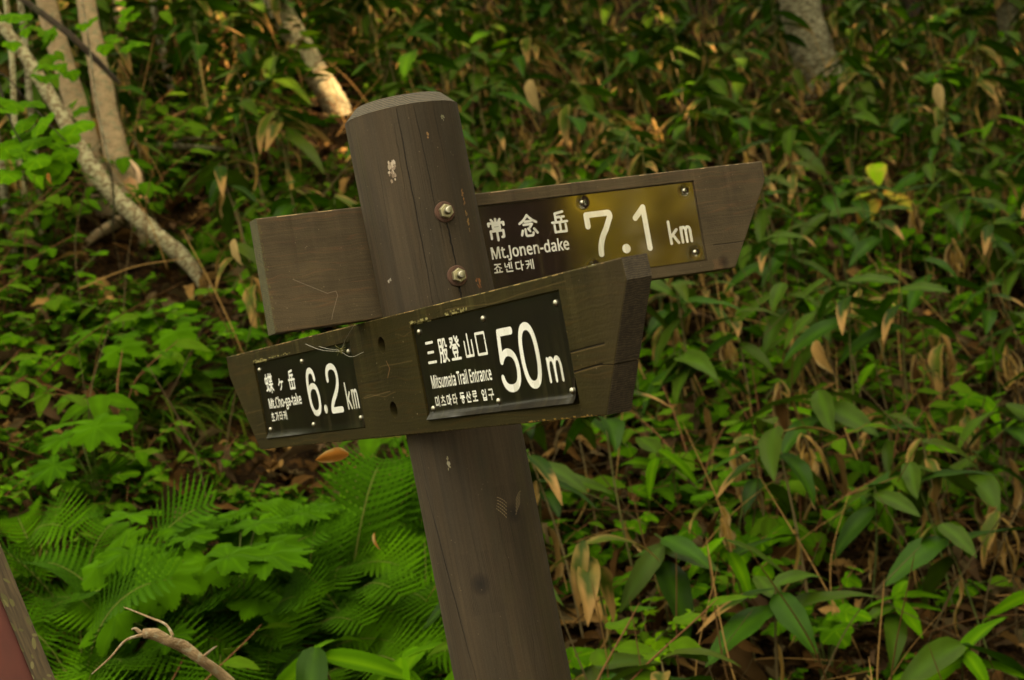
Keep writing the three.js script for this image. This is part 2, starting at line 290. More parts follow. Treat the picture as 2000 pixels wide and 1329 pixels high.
const PLATE_PRINT = {
  jonen(a) {
    a.glyph('常', 54, 17, 84, 50, 3.6); a.glyph('念', 102, 17, 133, 50.5, 3.6); a.glyph('岳', 152.5, 17, 180.5, 50, 3.6);
    a.latin('Mt.Jonen-dake', 53.2, 175.6, 72.8, 15.6, 0.9);
    [...'죠넨다케'].forEach((c, i) => a.glyph(c, 54 + i * 16.2, 79.5, 68.2 + i * 16.2, 94.2, 1.9));
    a.path('M209.5 45L209.5 29L243 29Q247.5 29 246.5 35L237 52Q224 68 223.5 86', 8.6); a.dot(264.5, 83, 6.8); a.path('M287 41.5L302 27.5L302.6 86.5', 8.4);
    a.km(339, 358, 373, 53, 63.5, 84.5, 4.4);
  },
  cho(a) {
    a.glyph('蝶', 27, 16.5, 62, 48, 3.2); a.glyph('ヶ', 83, 27, 106, 46.5, 3.2); a.glyph('岳', 127, 17.5, 156, 48.5, 3.6);
    a.latin('Mt.Cho-ga-take', 26, 168, 69.6, 14.6, 0.9);
    [...'초가타케'].forEach((c, i) => a.glyph(c, 27 + i * 18, 76, 42.5 + i * 18, 90.5, 1.9));
    a.path('M232 38Q231 25.5 219 25.5Q202 26 202 58Q202 87 219.5 87Q238 87 238 67Q238 48 221 48Q206 48 202 62', 8.6); a.dot(256, 83, 6.4);
    a.path('M281.5 43Q281 25.5 300 25.5Q318.5 26 318 42Q317 55 297 68Q281 79 280.5 86.5L317 86.5', 8.6);
    a.km(340, 360, 377, 52.5, 63.5, 86.5, 4.4);
  },
  mitsumata(a) {
    a.glyph('三', 24, 21, 51, 50.5, 3.2); a.glyph('股', 60, 21, 88, 51.5, 3.2); a.glyph('登', 93, 21, 123, 51, 3.2); a.glyph('山', 133, 21.5, 159, 50.5, 3.2); a.glyph('口', 166, 22.5, 194, 51, 3.2);
    a.latin('Mitsumata Trail Entrance', 22, 192.5, 77.8, 14.8, 0.8);
    [...'미츠마타'].forEach((c, i) => a.glyph(c, 23 + i * 17, 87.2, 37.6 + i * 17, 101, 1.9)); [...'등산로'].forEach((c, i) => a.glyph(c, 96 + i * 17.2, 87.2, 110.6 + i * 17.2, 101, 1.9)); [...'입구'].forEach((c, i) => a.glyph(c, 156 + i * 18, 87.2, 171 + i * 18, 101, 1.9));
    a.path('M259.5 29L228 29L224 60Q231 51.5 242 51.5Q261.5 53 261.5 71Q261 91 240 91Q223 91 220 79', 8.6);
    a.path('M295 27.5Q313.5 27.5 313.5 59Q313.5 90.5 295 90.5Q276.5 90.5 276.5 59Q276.5 27.5 295 27.5Z', 8.6);
    a.m(332.5, 361, 66, 89, 4.8);
  },
};
const rimWood = (w, h, hue, ring) => {                               // plank grain running along the width
  const warp = (i, j) => j + 26 * (fbm(i / 300, j / 90, 3) - 0.5) + 10 * (fbm(i / 60 + 5, j / 60, 2) - 0.5);
  return (i, j) => {
    const y = warp(i, j), g = fbm(i / 160 + ring, y / 3.2, 4), l = fbm(i / 500 + ring, y / 26 + 11, 3), k = 0.82 + 0.15 * (g - 0.5) + 0.26 * (fbm(i / 90, j / 70 + ring, 4) - 0.5) + 0.12 * (hash(i, j + ring) - 0.5);
    const red = Math.pow(Math.max(0, 1 - Math.abs(l - 0.5) * 22), 2) * 0.13;
    return [hue[0] * k * (1 + red * 1.3), hue[1] * k * (1 + red * 0.5), hue[2] * k * (1 + red * 0.3)];
  };
};
function endGrainMaterial(hue) {
  const f = (i, j) => { const r = Math.hypot(i - 300, (j + 420) * 1.1) + 14 * fbm(i / 40, j / 40, 3), q = r / 8; return q - Math.floor(q); };
  const [c] = canvas(512, 512, (i, j) => { const k = (0.7 + 0.5 * Math.pow(f(i, j), 2)) * (0.75 + 0.5 * fbm(i / 10, j / 10, 3)); return [hue[0] * k, hue[1] * k, hue[2] * k]; });
  const [b] = canvas(512, 512, (i, j) => { const k = 255 * Math.pow(f(i, j), 2); return [k, k, k]; });
  return new THREE.MeshStandardMaterial({ map: tex(c, true), bumpMap: tex(b), bumpScale: 0.0003, roughness: 0.88 });
}
const arc = (x, pts, w, col) => { x.strokeStyle = col; x.lineWidth = w; x.lineCap = x.lineJoin = 'round'; x.beginPath(); pts.forEach((p, i) => x[i ? 'lineTo' : 'moveTo'](...p)); x.stroke(); };
function signBoard(o) {
  const g = new THREE.Group(); g.name = 'sign_board'; signpost.add(g); tag(g, o.label);
  g.rotation.order = 'YXZ'; g.rotation.y = o.turn; g.position.y = EYE;
  const inner = (p, x, y, z) => p;                                    // the frame of the arm: x along it, y up, z out of its face
  const tilt = new THREE.Matrix4().makeTranslation(0, o.pivot, 0).multiply(new THREE.Matrix4().makeRotationZ(o.tilt)).multiply(new THREE.Matrix4().makeTranslation(0, -o.pivot, 0));
  const s = new THREE.Shape(o.outline.map((p) => new THREE.Vector2(...p)));
  const bev = 0.0016;
  let body = new Brush(new THREE.ExtrudeGeometry(s, { depth: o.thick - 2 * bev, bevelEnabled: true, bevelThickness: bev, bevelSize: bev, bevelOffset: -bev, bevelSegments: 2 }).translate(0, 0, o.face - o.thick + bev)); body.updateMatrixWorld();
  const ev = new Evaluator(); ev.attributes = ['position', 'normal', 'uv']; ev.useGroups = false;
  const take = (geo) => { const b = new Brush(geo); b.updateMatrixWorld(); body = ev.evaluate(body, b, SUBTRACTION); };
  for (const p of o.plates) take(new THREE.BoxGeometry(p.x1 - p.x0 + 0.004, p.y1 - p.y0 + 0.004, 0.02).translate((p.x0 + p.x1) / 2, (p.y0 + p.y1) / 2, o.face + 0.01 - 0.004));
  for (const y of o.holes) take(new THREE.CylinderGeometry(0.011, 0.011, 0.04, 40).rotateX(Math.PI / 2).translate(0, y, o.face + 0.02 - 0.016));
  for (const cutter of o.cuts ?? []) take(cutter);
  const geo = body.geometry.index ? body.geometry.toNonIndexed() : body.geometry, P = geo.attributes.position, N = geo.attributes.normal, L = o.length;
  const blank = () => ({ p: [], n: [], uv: [] }), tail = blank(), tip = blank(), rest = { p: [], n: [], uv: [] }, a = V(), b = V(), c = V(), n = V();
  for (let i = 0; i < P.count; i += 3) {
    a.fromBufferAttribute(P, i); b.fromBufferAttribute(P, i + 1); c.fromBufferAttribute(P, i + 2); n.copy(b).sub(a).cross(c.clone().sub(a));
    if (n.length() < 1e-13) continue;
    n.normalize();
    const mid = (a.x + b.x + c.x) / 3, end = Math.abs(n.x) > 0.6 && (mid < o.outer[0] || mid > o.outer[1]), into = end ? (mid < o.outer[0] ? tail : tip) : rest;
    [a, b, c].forEach((q, k) => {
      const m = V().fromBufferAttribute(N, i + k); into.p.push(q.x, q.y, q.z); into.n.push(m.x, m.y, m.z);
      if (end) into.uv.push((q.z - o.face) / 0.16 + 0.7, (q.y - o.y0) / 0.16);
      else if (Math.abs(n.y) > 0.7) into.uv.push((q.x - o.x0) / L, (q.z - o.face) / 0.16 + 0.9); else into.uv.push((q.x - o.x0) / L, (q.y - o.y0) / 0.16);
    });
  }
  const build = (q) => { const r = new THREE.BufferGeometry(); r.setAttribute('position', new THREE.Float32BufferAttribute(q.p, 3)); r.setAttribute('normal', new THREE.Float32BufferAttribute(q.n, 3)); r.setAttribute('uv', new THREE.Float32BufferAttribute(q.uv, 2)); return r.applyMatrix4(tilt); };
  const W = 2048, H = Math.round(2048 * 0.16 / L / 2) * 2, shade = rimWood(W, H, o.hue, o.ring);
  const [cc, cx] = canvas(W, H, shade), S = W / L, X = (x) => (x - o.x0) * S, Y = (y) => H - (y - o.y0) * S;
  const [bc, bx] = canvas(W, H, (i, j) => { const y = j + 26 * (fbm(i / 300, j / 90, 3) - 0.5) + 10 * (fbm(i / 60 + 5, j / 60, 2) - 0.5), k = 110 + 60 * (fbm(i / 160 + o.ring, y / 3.2, 4) - 0.5) + 50 * (fbm(i / 3, j / 3, 2) - 0.5); return [k, k, k]; });
  for (let k = 0; k < 90; k++) { const u = rr(0, W), w = rr(3, 26), g = cx.createLinearGradient(0, 0, 0, H), q = pick(o.drips); g.addColorStop(0, `rgba(${q},${rr(0.05, 0.3) * (o.soft ?? 1)})`); g.addColorStop(rr(0.3, 0.95), `rgba(${q},0)`); cx.fillStyle = g; cx.fillRect(u, 0, w, H); }
  for (let k = 0; k < 26; k++) { const y0 = rr(0.05, 0.95) * H, x0 = rr(0, W), l = rr(60, 500), ph = rnd() * 9; arc(cx, Array.from({ length: 12 }, (_, i) => [x0 + i / 11 * l, y0 + 14 * (fbm(ph + i * 0.2, 4, 2) - 0.5)]), rr(1, 2.4), `rgba(${pick(o.streaks)},${rr(0.15, 0.5) * (o.soft ?? 1)})`); }
  for (let u = X(o.outline[0][0]); u < W; u += rr(6, 26)) { cx.fillStyle = `rgba(165,135,95,${rr(0, 0.75)})`; cx.fillRect(u, Y(o.top) - 2, rr(5, 26), rr(2, 5)); cx.fillStyle = `rgba(120,98,70,${rr(0, 0.5)})`; cx.fillRect(u, Y(o.outline[0][1]) - 3, rr(4, 18), rr(1, 4)); }
  for (let k = 0; k < 45; k++) { cx.fillStyle = `rgba(185,170,150,${rr(0.2, 0.55)})`; cx.beginPath(); cx.arc(rr(0, W), rr(0, H), rr(0.8, 2), 0, 7); cx.fill(); }
  o.marks?.(cx, X, Y, S, bx);
  const wood = new THREE.MeshPhysicalMaterial({ map: tex(cc, true), bumpMap: tex(bc), bumpScale: 0.0011, roughness: 0.78, specularIntensity: o.gloss ?? 0.5 });
  const shift = new THREE.Vector3(0, 0, 0);
  part('plank', build(rest), wood, g); const endWood = endGrainMaterial(o.endHue); for (const q of [tail, tip]) if (q.p.length) part('end_grain', build(q), endWood, g);
  for (const p of o.plates) {
    const w = p.x1 - p.x0, h = p.y1 - p.y0, S2 = 5, [pc, px] = canvas(1950, 570, (i, j) => { const k = 0.8 + 0.4 * fbm(i / 120, j / 120, 3) + (hash(i, j) - 0.5) * 0.1; return [p.ink[0] * k, p.ink[1] * k, p.ink[2] * k]; });
    px.save(); px.scale(1950 / (390 * S2), 1); lettering(px, S2, PLATE_PRINT[p.print]); px.restore();
    const [rc, rx] = canvas(975, 285, (i, j) => { const k = 46 + 46 * fbm(i / 90, j / 60, 4) + 26 * fbm(i / 5, j / 5, 2); return [k, k, k]; });
    for (let k = 0; k < 26; k++) { px.strokeStyle = rx.strokeStyle = `rgba(150,140,128,${rr(0.1, 0.35)})`; px.lineWidth = rr(0.6, 1.6); const u = rr(0, 1950), v = rr(0, 570); px.beginPath(); px.moveTo(u, v); px.lineTo(u + rr(-90, 90), v + rr(20, 130)); px.stroke(); }
    for (let k = 0; k < 240; k++) { px.fillStyle = `rgba(40,34,22,${rr(0.08, 0.4)})`; px.beginPath(); px.ellipse(rr(0, 1950), rr(0, 570), rr(1, 5), rr(1, 4), rr(0, 3), 0, 7); px.fill(); }
    for (let k = 0; k < 30; k++) { const u = rr(0, 1950), g = px.createLinearGradient(0, 0, 0, 570); g.addColorStop(0, 'rgba(96,90,58,0)'); g.addColorStop(1, `rgba(96,90,58,${rr(0.05, 0.2)})`); px.fillStyle = g; px.fillRect(u, 0, rr(10, 80), 570); }
    p.scuffs?.(px);
    for (let k = 0; k < 120; k++) { px.fillStyle = 'rgba(170,160,140,.35)'; px.fillRect(rnd() * 1950, rnd() * 570, rr(1, 3), rr(1, 3)); }
    const pm = new THREE.MeshPhysicalMaterial({ map: tex(pc, true), roughness: p.gloss, ior: p.print === 'jonen' ? 2.2 : 1.5, specularIntensity: p.print === 'jonen' ? 1 : 0.3, clearcoat: p.print === 'jonen' ? 1 : 0.34, clearcoatRoughness: p.coat });
    const screws = [[0.0135, 0.0095], [w / 2 + p.mid, 0.0105], [w - 0.0145, 0.011], [0.0135, h - 0.0125], [w / 2 + p.mid, h - 0.0115], [w - 0.0145, h - 0.0125]];
    const lift = (x, y) => {                                           // the sheet has come away along its lower edge and is pinned by the screws
      let z = p.curl(x / w) * 0.0075 * Math.pow(smoothstep(y, h - 0.0125, h + 0.005), 1.6);
      z += p.side(y / h) * 0.004 * Math.pow(smoothstep(x, w - 0.016, w + 0.004), 1.5);
      for (const [sx, sy] of screws) { const r2 = ((x - sx) ** 2 + (y - sy) ** 2) / 2.6e-5; z = z * (1 - 0.9 * Math.exp(-r2)) - 0.0006 * Math.exp(-r2 * 0.8); }
      return z + 0.00016 * (fbm(x * 9 + p.x0 * 50, y * 9, 2) - 0.5) * 1.2;
    };
    const sheet = (z0) => grid(195, 58, (u, v) => { const x = u * w, y = (1 - v) * h; return { p: V(p.x0 + x, p.y1 - y, o.face - 0.0025 + lift(x, y) + z0), uv: [u, v] }; });
    const front = sheet(0), back = sheet(-0.0012); back.setIndex([...back.index.array].reverse());
    part('plate', mergeGeometries([front, back]).applyMatrix4(tilt), pm, g, p.label);
    for (const [sx, sy] of screws) {
      const head = new THREE.LatheGeometry([[0, 0.0026], [0.0012, 0.0025], [0.0026, 0.0018], [0.0034, 0.0009], [0.0036, 0], [0.0036, -0.002]].reverse().map((q) => new THREE.Vector2(...q)), 20).rotateX(Math.PI / 2);
      head.translate(p.x0 + sx, p.y1 - sy, o.face - 0.0025 + lift(sx, sy) + 0.0005); part('screw', head.applyMatrix4(tilt), steel, g);
    }
  }
  for (const y of o.holes) {
    const hex = new THREE.LatheGeometry([[0, 0.006], [0.0052, 0.006], [0.0068, 0.0042], [0.0068, -0.002]].reverse().map((q) => new THREE.Vector2(...q)), 16).rotateX(Math.PI / 2).translate(0, y, o.face - 0.0155);
    part('bolt_head', hex.applyMatrix4(tilt), new THREE.MeshStandardMaterial({ color: new THREE.Color().setRGB(0.2, 0.19, 0.15), metalness: 0.7, roughness: 0.55 }), g);
  }
  return g;
}
signBoard({                                                           // the upper arm, behind the post
  label: 'upper plank arm pointing right with its arrow end', turn: 0.40894, tilt: -0.02935, pivot: 0.2264, face: -0.032, thick: 0.031, x0: -0.2133, y0: 0.1105, length: 0.78, outer: [-0.2115, 0.48], ring: 3,
  outline: [[-0.2133, 0.1105], [0.4866, 0.1105], [0.5632, 0.2311], [0.5635, 0.2596], [-0.2133, 0.2596]], soft: 0.45, drips: ['40,30,24', '120,100,84'], streaks: ['120,82,66', '124,92,72', '40,30,24'], top: 0.2596, hue: [99, 85, 63], endHue: [82, 78, 46], holes: [],
  plates: [{ x0: 0.0527, x1: 0.44, y0: 0.1279, y1: 0.2409, mid: 0.012, print: 'jonen', ink: [38, 27, 26], gloss: 0.07, coat: 0.05, curl: () => 0, side: () => 0, label: 'glossy dark plate with white lettering and the distance 7.1 km',
    scuffs: (x) => { for (const [a, b, c, d] of [[160, 470, 300, 330], [400, 470, 520, 350], [520, 480, 640, 330], [700, 300, 790, 180], [1150, 330, 1240, 250]]) arc(x, [[a, b], [c, d]], 2, 'rgba(150,135,135,.45)'); } }],
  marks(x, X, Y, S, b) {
    for (let k = 0; k < 46; k++) { const u = X(rr(-0.2, 0.56)); x.fillStyle = pick(['rgba(190,160,115,.8)', 'rgba(150,120,80,.7)']); x.fillRect(u, Y(0.2596) , rr(4, 60), rr(1, 4)); }
    for (let k = 0; k < 160; k++) { x.fillStyle = 'rgba(190,170,150,.5)'; x.fillRect(X(rr(-0.21, 0.56)), Y(rr(0.112, 0.258)), rr(1, 3), rr(1, 3)); }
    const P = (u, v) => [X(-0.2133 + 0.27 * u), Y(0.2596 - 0.149 * v)];
    arc(x, [P(0.13, 0.56), P(0.2, 0.63), P(0.29, 0.72), P(0.31, 0.715), P(0.335, 0.71), P(0.34, 0.75), P(0.30, 0.9), P(0.29, 0.95)], 1.6, 'rgba(170,155,145,.6)');
    for (const [u, v, r] of [[0.55, 0.68, 6], [0.548, 0.66, 4], [0.563, 0.735, 5], [0.56, 0.77, 3]]) { x.fillStyle = 'rgba(225,215,205,.9)'; x.beginPath(); x.ellipse(...P(u, v), r * 0.6, r, 0.1, 0, 7); x.fill(); }
    arc(x, [P(0.56, 0.42), P(0.553, 0.6), P(0.55, 0.66)], 1.4, 'rgba(170,160,150,.4)'); arc(x, [P(0.67, 0.28), P(0.64, 0.42)], 1.4, 'rgba(170,160,150,.45)');
    for (let k = 0; k < 20; k++) { const [u, v] = P(rr(0.66, 0.86), rr(0.72, 0.84)); arc(x, [[u, v], [u + rr(-16, 16), v + rr(-8, 8)]], 1.2, 'rgba(150,130,110,.5)'); }
    arc(x, [[X(0.455), Y(0.1465)], [X(0.49), Y(0.146)], [X(0.53), Y(0.1475)]], 2, 'rgba(25,18,12,.85)'); arc(b, [[X(0.455), Y(0.1465)], [X(0.49), Y(0.146)], [X(0.53), Y(0.1475)]], 3, '#000');
    for (let k = 0; k < 14; k++) arc(x, [[X(0.448 + k * 0.0014), Y(0.1105)], [X(0.452 + k * 0.0012), Y(0.118)], [X(0.45 + k * 0.0016), Y(0.126)]], 1.6, `rgba(150,105,70,${rr(0.2, 0.6)})`);
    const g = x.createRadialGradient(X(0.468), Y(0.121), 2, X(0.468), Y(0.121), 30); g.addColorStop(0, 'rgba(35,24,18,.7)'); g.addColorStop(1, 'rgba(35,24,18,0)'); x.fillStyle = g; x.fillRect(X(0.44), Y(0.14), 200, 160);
    x.fillStyle = 'rgba(120,125,60,.35)'; for (let k = 0; k < 60; k++) x.fillRect(X(-0.2133) + Math.abs(rr(-9, 9)), rr(0, 420), rr(1, 4), rr(2, 9));
  },
});
const splitGeo = (pts, z0, z1, w) => { const s = new THREE.Shape(); pts.forEach(([x, y], i) => s[i ? 'lineTo' : 'moveTo'](x, y + w * (i === pts.length - 1 ? 1 : Math.min(1, 0.35 + i * 0.2)))); [...pts].reverse().forEach(([x, y], i) => s.lineTo(x, y - (i === pts.length - 1 ? 0.0001 : w * 0.3))); return new THREE.ExtrudeGeometry(s, { depth: z1 - z0, bevelEnabled: false }).translate(0, 0, z0); };
signBoard({                                                           // the lower arm, in front of the post, coming towards the viewer
  label: 'lower two-ended plank arm in front of the post', turn: -1.1272, tilt: -0.02259, pivot: -0.01, face: 0.0919, thick: 0.0305, x0: -0.6241, y0: -0.0424, length: 1.25, outer: [-0.53, 0.52], ring: 40,
  outline: [[-0.5433, -0.0424], [0.5336, -0.0424], [0.6209, 0.0879], [0.6188, 0.1105], [-0.623, 0.1105], [-0.6241, 0.0776]], drips: ['36,34,14', '80,80,40', '96,84,54', '34,30,16'], streaks: ['110,90,56', '28,22,12'], top: 0.1105, gloss: 0.2, hue: [60, 53, 24], endHue: [74, 64, 50], holes: [0.0764, -0.0082],
  cuts: [splitGeo([[0.5, 0.0081], [0.535, 0.0098], [0.56, 0.0085], [0.6, 0.004]], 0.055, 0.1, 0.0009)],
  plates: [
    { x0: -0.4985, x1: -0.1058, y0: -0.0258, y1: 0.0885, mid: 0.002, print: 'cho', ink: [20, 17, 9], gloss: 0.4, coat: 0.1, curl: (u) => 0.8 * smoothstep(0.62 - u, 0, 0.4) + 0.15, side: (v) => 0.5 * smoothstep(v, 0.75, 0.95), label: 'black plate with white lettering and the distance 6.2 km' },
    { x0: 0.1015, x1: 0.482, y0: -0.0256, y1: 0.092, mid: 0.002, print: 'mitsumata', ink: [21, 17, 10], gloss: 0.4, coat: 0.08, curl: (u) => 1.15 + 0.2 * Math.sin(u * 9), side: (v) => 1.1 * smoothstep(v, 0.66, 0.9), label: 'black plate with white lettering and the distance 50 m' }],
  marks(x, X, Y, S, b) {
    for (let k = 0; k < 110; k++) { const u = X(rr(-0.62, 0.61)); x.fillStyle = pick(['rgba(170,140,90,.7)', 'rgba(130,100,60,.6)', 'rgba(120,120,70,.5)']); x.fillRect(u, Y(0.1105), rr(3, 30), rr(1, 3)); }
    for (let k = 0; k < 50; k++) { x.fillStyle = 'rgba(160,125,60,.8)'; x.fillRect(X(rr(0.35, 0.53)), Y(-0.0424) - rr(0, 5), rr(2, 12), rr(1, 4)); }
    for (let k = 0; k < 26; k++) { x.fillStyle = pick(['rgba(170,160,110,.75)', 'rgba(140,130,80,.6)']); x.fillRect(X(rr(0.095, 0.15)), Y(0.0955) + rr(-4, 4), rr(4, 18), rr(2, 5)); x.fillRect(X(rr(0.2, 0.26)), Y(0.097) + rr(-4, 4), rr(3, 10), rr(2, 5)); x.fillRect(X(rr(-0.5, -0.44)), Y(0.0925) + rr(-3, 3), rr(4, 16), rr(2, 4)); x.fillRect(X(rr(-0.5, -0.34)), Y(0.0945) + rr(-2, 2), rr(4, 14), rr(1, 3)); }
    for (let k = 0; k < 240; k++) { x.fillStyle = pick(['rgba(150,135,95,.45)', 'rgba(40,34,20,.6)']); x.fillRect(X(rr(-0.62, 0.61)), Y(rr(-0.04, 0.11)), rr(1, 3), rr(1, 3)); }
    for (const pts of [[[0.475, 0.027], [0.52, 0.0292], [0.556, 0.0305]], [[0.478, 0.0062], [0.51, 0.0083], [0.545, 0.0106]]]) { arc(x, pts.map(([u, v]) => [X(u), Y(v)]), 2.2, 'rgba(15,11,6,.95)'); arc(x, pts.map(([u, v]) => [X(u), Y(v) + 3]), 1.4, 'rgba(120,95,60,.6)'); arc(b, pts.map(([u, v]) => [X(u), Y(v)]), 3, '#000'); }
    arc(x, [[X(-0.555), Y(-0.0285)], [X(-0.53), Y(-0.026)], [X(-0.513), Y(-0.027)]], 2.4, 'rgba(20,14,8,.9)'); arc(x, [[X(-0.09), Y(0.012)], [X(0.0), Y(0.016)]], 1.6, 'rgba(140,115,80,.5)');
    const g = x.createLinearGradient(X(0.5), 0, X(0.62), 0); g.addColorStop(0, 'rgba(70,58,44,0)'); g.addColorStop(1, 'rgba(70,58,44,.5)'); x.fillStyle = g; x.fillRect(X(0.5), 0, 400, 600);
    arc(x, [[X(0.005), Y(0.055)], [X(0.012), Y(0.045)], [X(0.0), Y(0.034)]], 3, 'rgba(120,90,60,.8)');
  },
});

// ---------------------------------------------------------------- leaves
const leafMat = new THREE.MeshPhysicalMaterial({ vertexColors: true, side: THREE.DoubleSide, roughness: 0.95, transmission: 0.24, thickness: 0, specularIntensity: 0.04 });
const glossMat = new THREE.MeshPhysicalMaterial({ vertexColors: true, side: THREE.DoubleSide, roughness: 0.95, transmission: 0.24, thickness: 0, specularIntensity: 0.05, clearcoat: 0.16, clearcoatRoughness: 0.4 });
const dryMat = new THREE.MeshPhysicalMaterial({ vertexColors: true, side: THREE.DoubleSide, roughness: 0.95, transmission: 0.25, thickness: 0, specularIntensity: 0.03 });
const stemMat = new THREE.MeshPhysicalMaterial({ vertexColors: true, roughness: 0.85, specularIntensity: 0.25 });
const mix3 = (a, b, t) => [lerp(a[0], b[0], t), lerp(a[1], b[1], t), lerp(a[2], b[2], t)];
const GREEN = { deep: [0.013, 0.036, 0.001], mid: [0.028, 0.082, 0.001], fresh: [0.070, 0.178, 0.001], lime: [0.18, 0.33, 0.003], olive: [0.060, 0.085, 0.006], yellow: [0.36, 0.30, 0.035] };
const DRY = { tan: [0.30, 0.175, 0.055], pale: [0.42, 0.30, 0.125], brown: [0.075, 0.038, 0.011], amber: [0.32, 0.125, 0.02], grey: [0.10, 0.072, 0.032] };
// a blade from the origin along +z: len, half width, droop, fold, twist, colours
function blade({ len, wide, droop = 0.25, fold = 0.25, twist = 0, c, edge, tip, vein, curl = 0, nu = 4, nv = 10, blunt = 0.75, ragged = 0.16 }) {
  const ph = rnd() * 99;
  return grid(nu, nv, (u, v) => {
    const s = (u - 0.5) * 2, w = wide * Math.pow(Math.sin(Math.PI * Math.pow(Math.min(v * 0.985 + 0.012, 1), blunt)), 0.8) * (1 + ragged * (noise(ph + v * 7, s > 0 ? 3 : 9) - 0.5));
    const a = v * droop * 2, z = len * (droop > 0.01 ? Math.sin(a) / (droop * 2) : v), y = -len * (droop > 0.01 ? (1 - Math.cos(a)) / (droop * 2) : 0);
    const tw = twist * v + curl * s, up = Math.abs(s) * w * fold + 0.05 * wide * Math.sin(v * 17 + ph) * s * s;
    let col = c; const k = (0.74 + 0.34 * noise(ph + v * 5, u * 4) + 0.2 * noise(ph + u * 9, v * 1.3));
    if (vein && Math.abs(s) < 0.2) col = mix3(col, vein, 0.22);
    if (edge) col = mix3(col, edge, smoothstep(Math.abs(s) + 0.9 * (noise(ph + v * 4.5, s > 0 ? 1 : 2) - 0.62), 0.45, 0.95));
    if (tip) col = mix3(col, tip, smoothstep(v + 0.4 * (noise(ph + u * 3, v * 3) - 0.5) + 0.15 * Math.abs(s), 0.62, 0.82));
    return { p: V(s * w * Math.cos(tw) - up * Math.sin(tw), y + up * Math.cos(tw) + s * w * Math.sin(tw), z), c: [col[0] * k, col[1] * k, col[2] * k] };
  });
}
// a flat-lying leaf whose outline is given as radius by angle; the stalk joins at the origin, the middle lobe points to +z
function radialLeaf(outline, { size, c, veinC, veins, cup = 0.12, rings = 4, n = 72, ruffle = 0.05, edge }) {
  const ph = rnd() * 99;
  return grid(n, rings, (u, v) => {
    const a = (u - 0.5) * Math.PI * 2, r = outline(a) * size * v, x = Math.sin(a) * r, z = Math.cos(a) * r, rad = r / size;
    const y = size * (-cup * rad * rad + ruffle * Math.sin(a * 5 + ph) * rad + ruffle * 1.4 * (noise(ph + x / size * 4, z / size * 4) - 0.5));
    let col = c; const k = 0.78 + 0.44 * noise(ph + 20 + x / size * 3, z / size * 3);
    if (veinC) { const m = Math.min(...veins.map((q) => Math.abs(a - q))); col = mix3(col, veinC, 0.35 * (1 - smoothstep(m * (0.2 + v), 0.02, 0.07))); }
    if (edge) col = mix3(col, edge, smoothstep(v, 0.8, 1) * smoothstep(noise(ph + a * 2, 1), 0.55, 0.75));
    return { p: V(x, y, z), c: col.map((q) => q * k) };
  });
}
const lobes = (n, spread, depth, teeth, tooth) => (a) => {            // palmate: n lobes over +-spread, with a notch at the stalk
  const t = clamp(a / spread, -1, 1), f = (t + 1) / 2 * (n - 1), q = Math.abs(f - Math.round(f)) * 2;
  const back = smoothstep(Math.abs(a), spread, Math.PI) * 0.75;
  return (1 - 0.28 * t * t) * (1 - depth * Math.pow(q, 1.3)) * (1 - back) * (1 - tooth * Math.abs(((a * teeth / Math.PI) % 1 + 1) % 1 - 0.5));
};
const veinsOf = (n, spread) => Array.from({ length: n }, (_, i) => (i / (n - 1) * 2 - 1) * spread);
const stick = (pts, r0, r1, c, sides = 5) => tube(pts, [r0, r1], sides, c, 0);
const up = V(0, 1, 0);

// ---- bamboo grass: a thin culm with a fan of blades at its top and withered blades below
const W = (len, o) => ({ len, wide: len * rr(0.125, 0.185), blunt: rr(0.62, 0.8), ...o });
const SASA = {
  green: [0, 1, 2, 3, 4, 5].map((i) => blade(W(rr(0.20, 0.27), { c: mix3(mix3(GREEN.deep, GREEN.mid, i / 5), GREEN.olive, i % 2 ? 0.45 : 0), vein: GREEN.fresh, droop: rr(0.15, 0.5), fold: rr(0.1, 0.3), twist: rr(-0.5, 0.5) }))),
  rimmed: [0, 1, 2, 3].map((i) => blade(W(rr(0.20, 0.26), { wide: rr(0.02, 0.03), c: mix3(GREEN.deep, GREEN.olive, i / 3), vein: GREEN.olive, edge: i % 2 ? mix3(GREEN.olive, DRY.tan, 0.6) : undefined, tip: i === 2 ? undefined : DRY.tan, droop: rr(0.3, 0.7), twist: rr(-0.6, 0.6) }))),
  fresh: [0, 1, 2, 3].map((i) => blade(W(rr(0.19, 0.25), { wide: rr(0.021, 0.03), c: mix3(GREEN.mid, GREEN.fresh, 0.5 + i / 6), vein: GREEN.lime, droop: rr(0.15, 0.4), fold: rr(0.15, 0.35) }))),
  half: [0, 1, 2].map(() => blade(W(rr(0.19, 0.25), { ragged: 0.7, wide: rr(0.018, 0.026), c: GREEN.olive, tip: DRY.tan, edge: DRY.tan, droop: rr(0.5, 0.9), twist: rr(-0.9, 0.9) }))),
  dry: [0, 1, 2, 3, 4, 5, 6, 7, 8].map((i) => blade({ ragged: 0.9, nv: 12, len: rr(0.12, 0.22), wide: rr(0.008, 0.02), c: pick([DRY.tan, DRY.tan, DRY.pale, DRY.brown, [0.24, 0.15, 0.04], [0.36, 0.22, 0.05]]), edge: DRY.pale, droop: rr(0.3, 1.1), fold: rr(0.4, 1.0), twist: rr(-2, 2), curl: rr(-0.5, 0.5) })),
};
function orient(m, az, tiltDown, roll = 0) { m.rotation.order = 'YXZ'; m.rotation.set(tiltDown, az, roll); return m; }
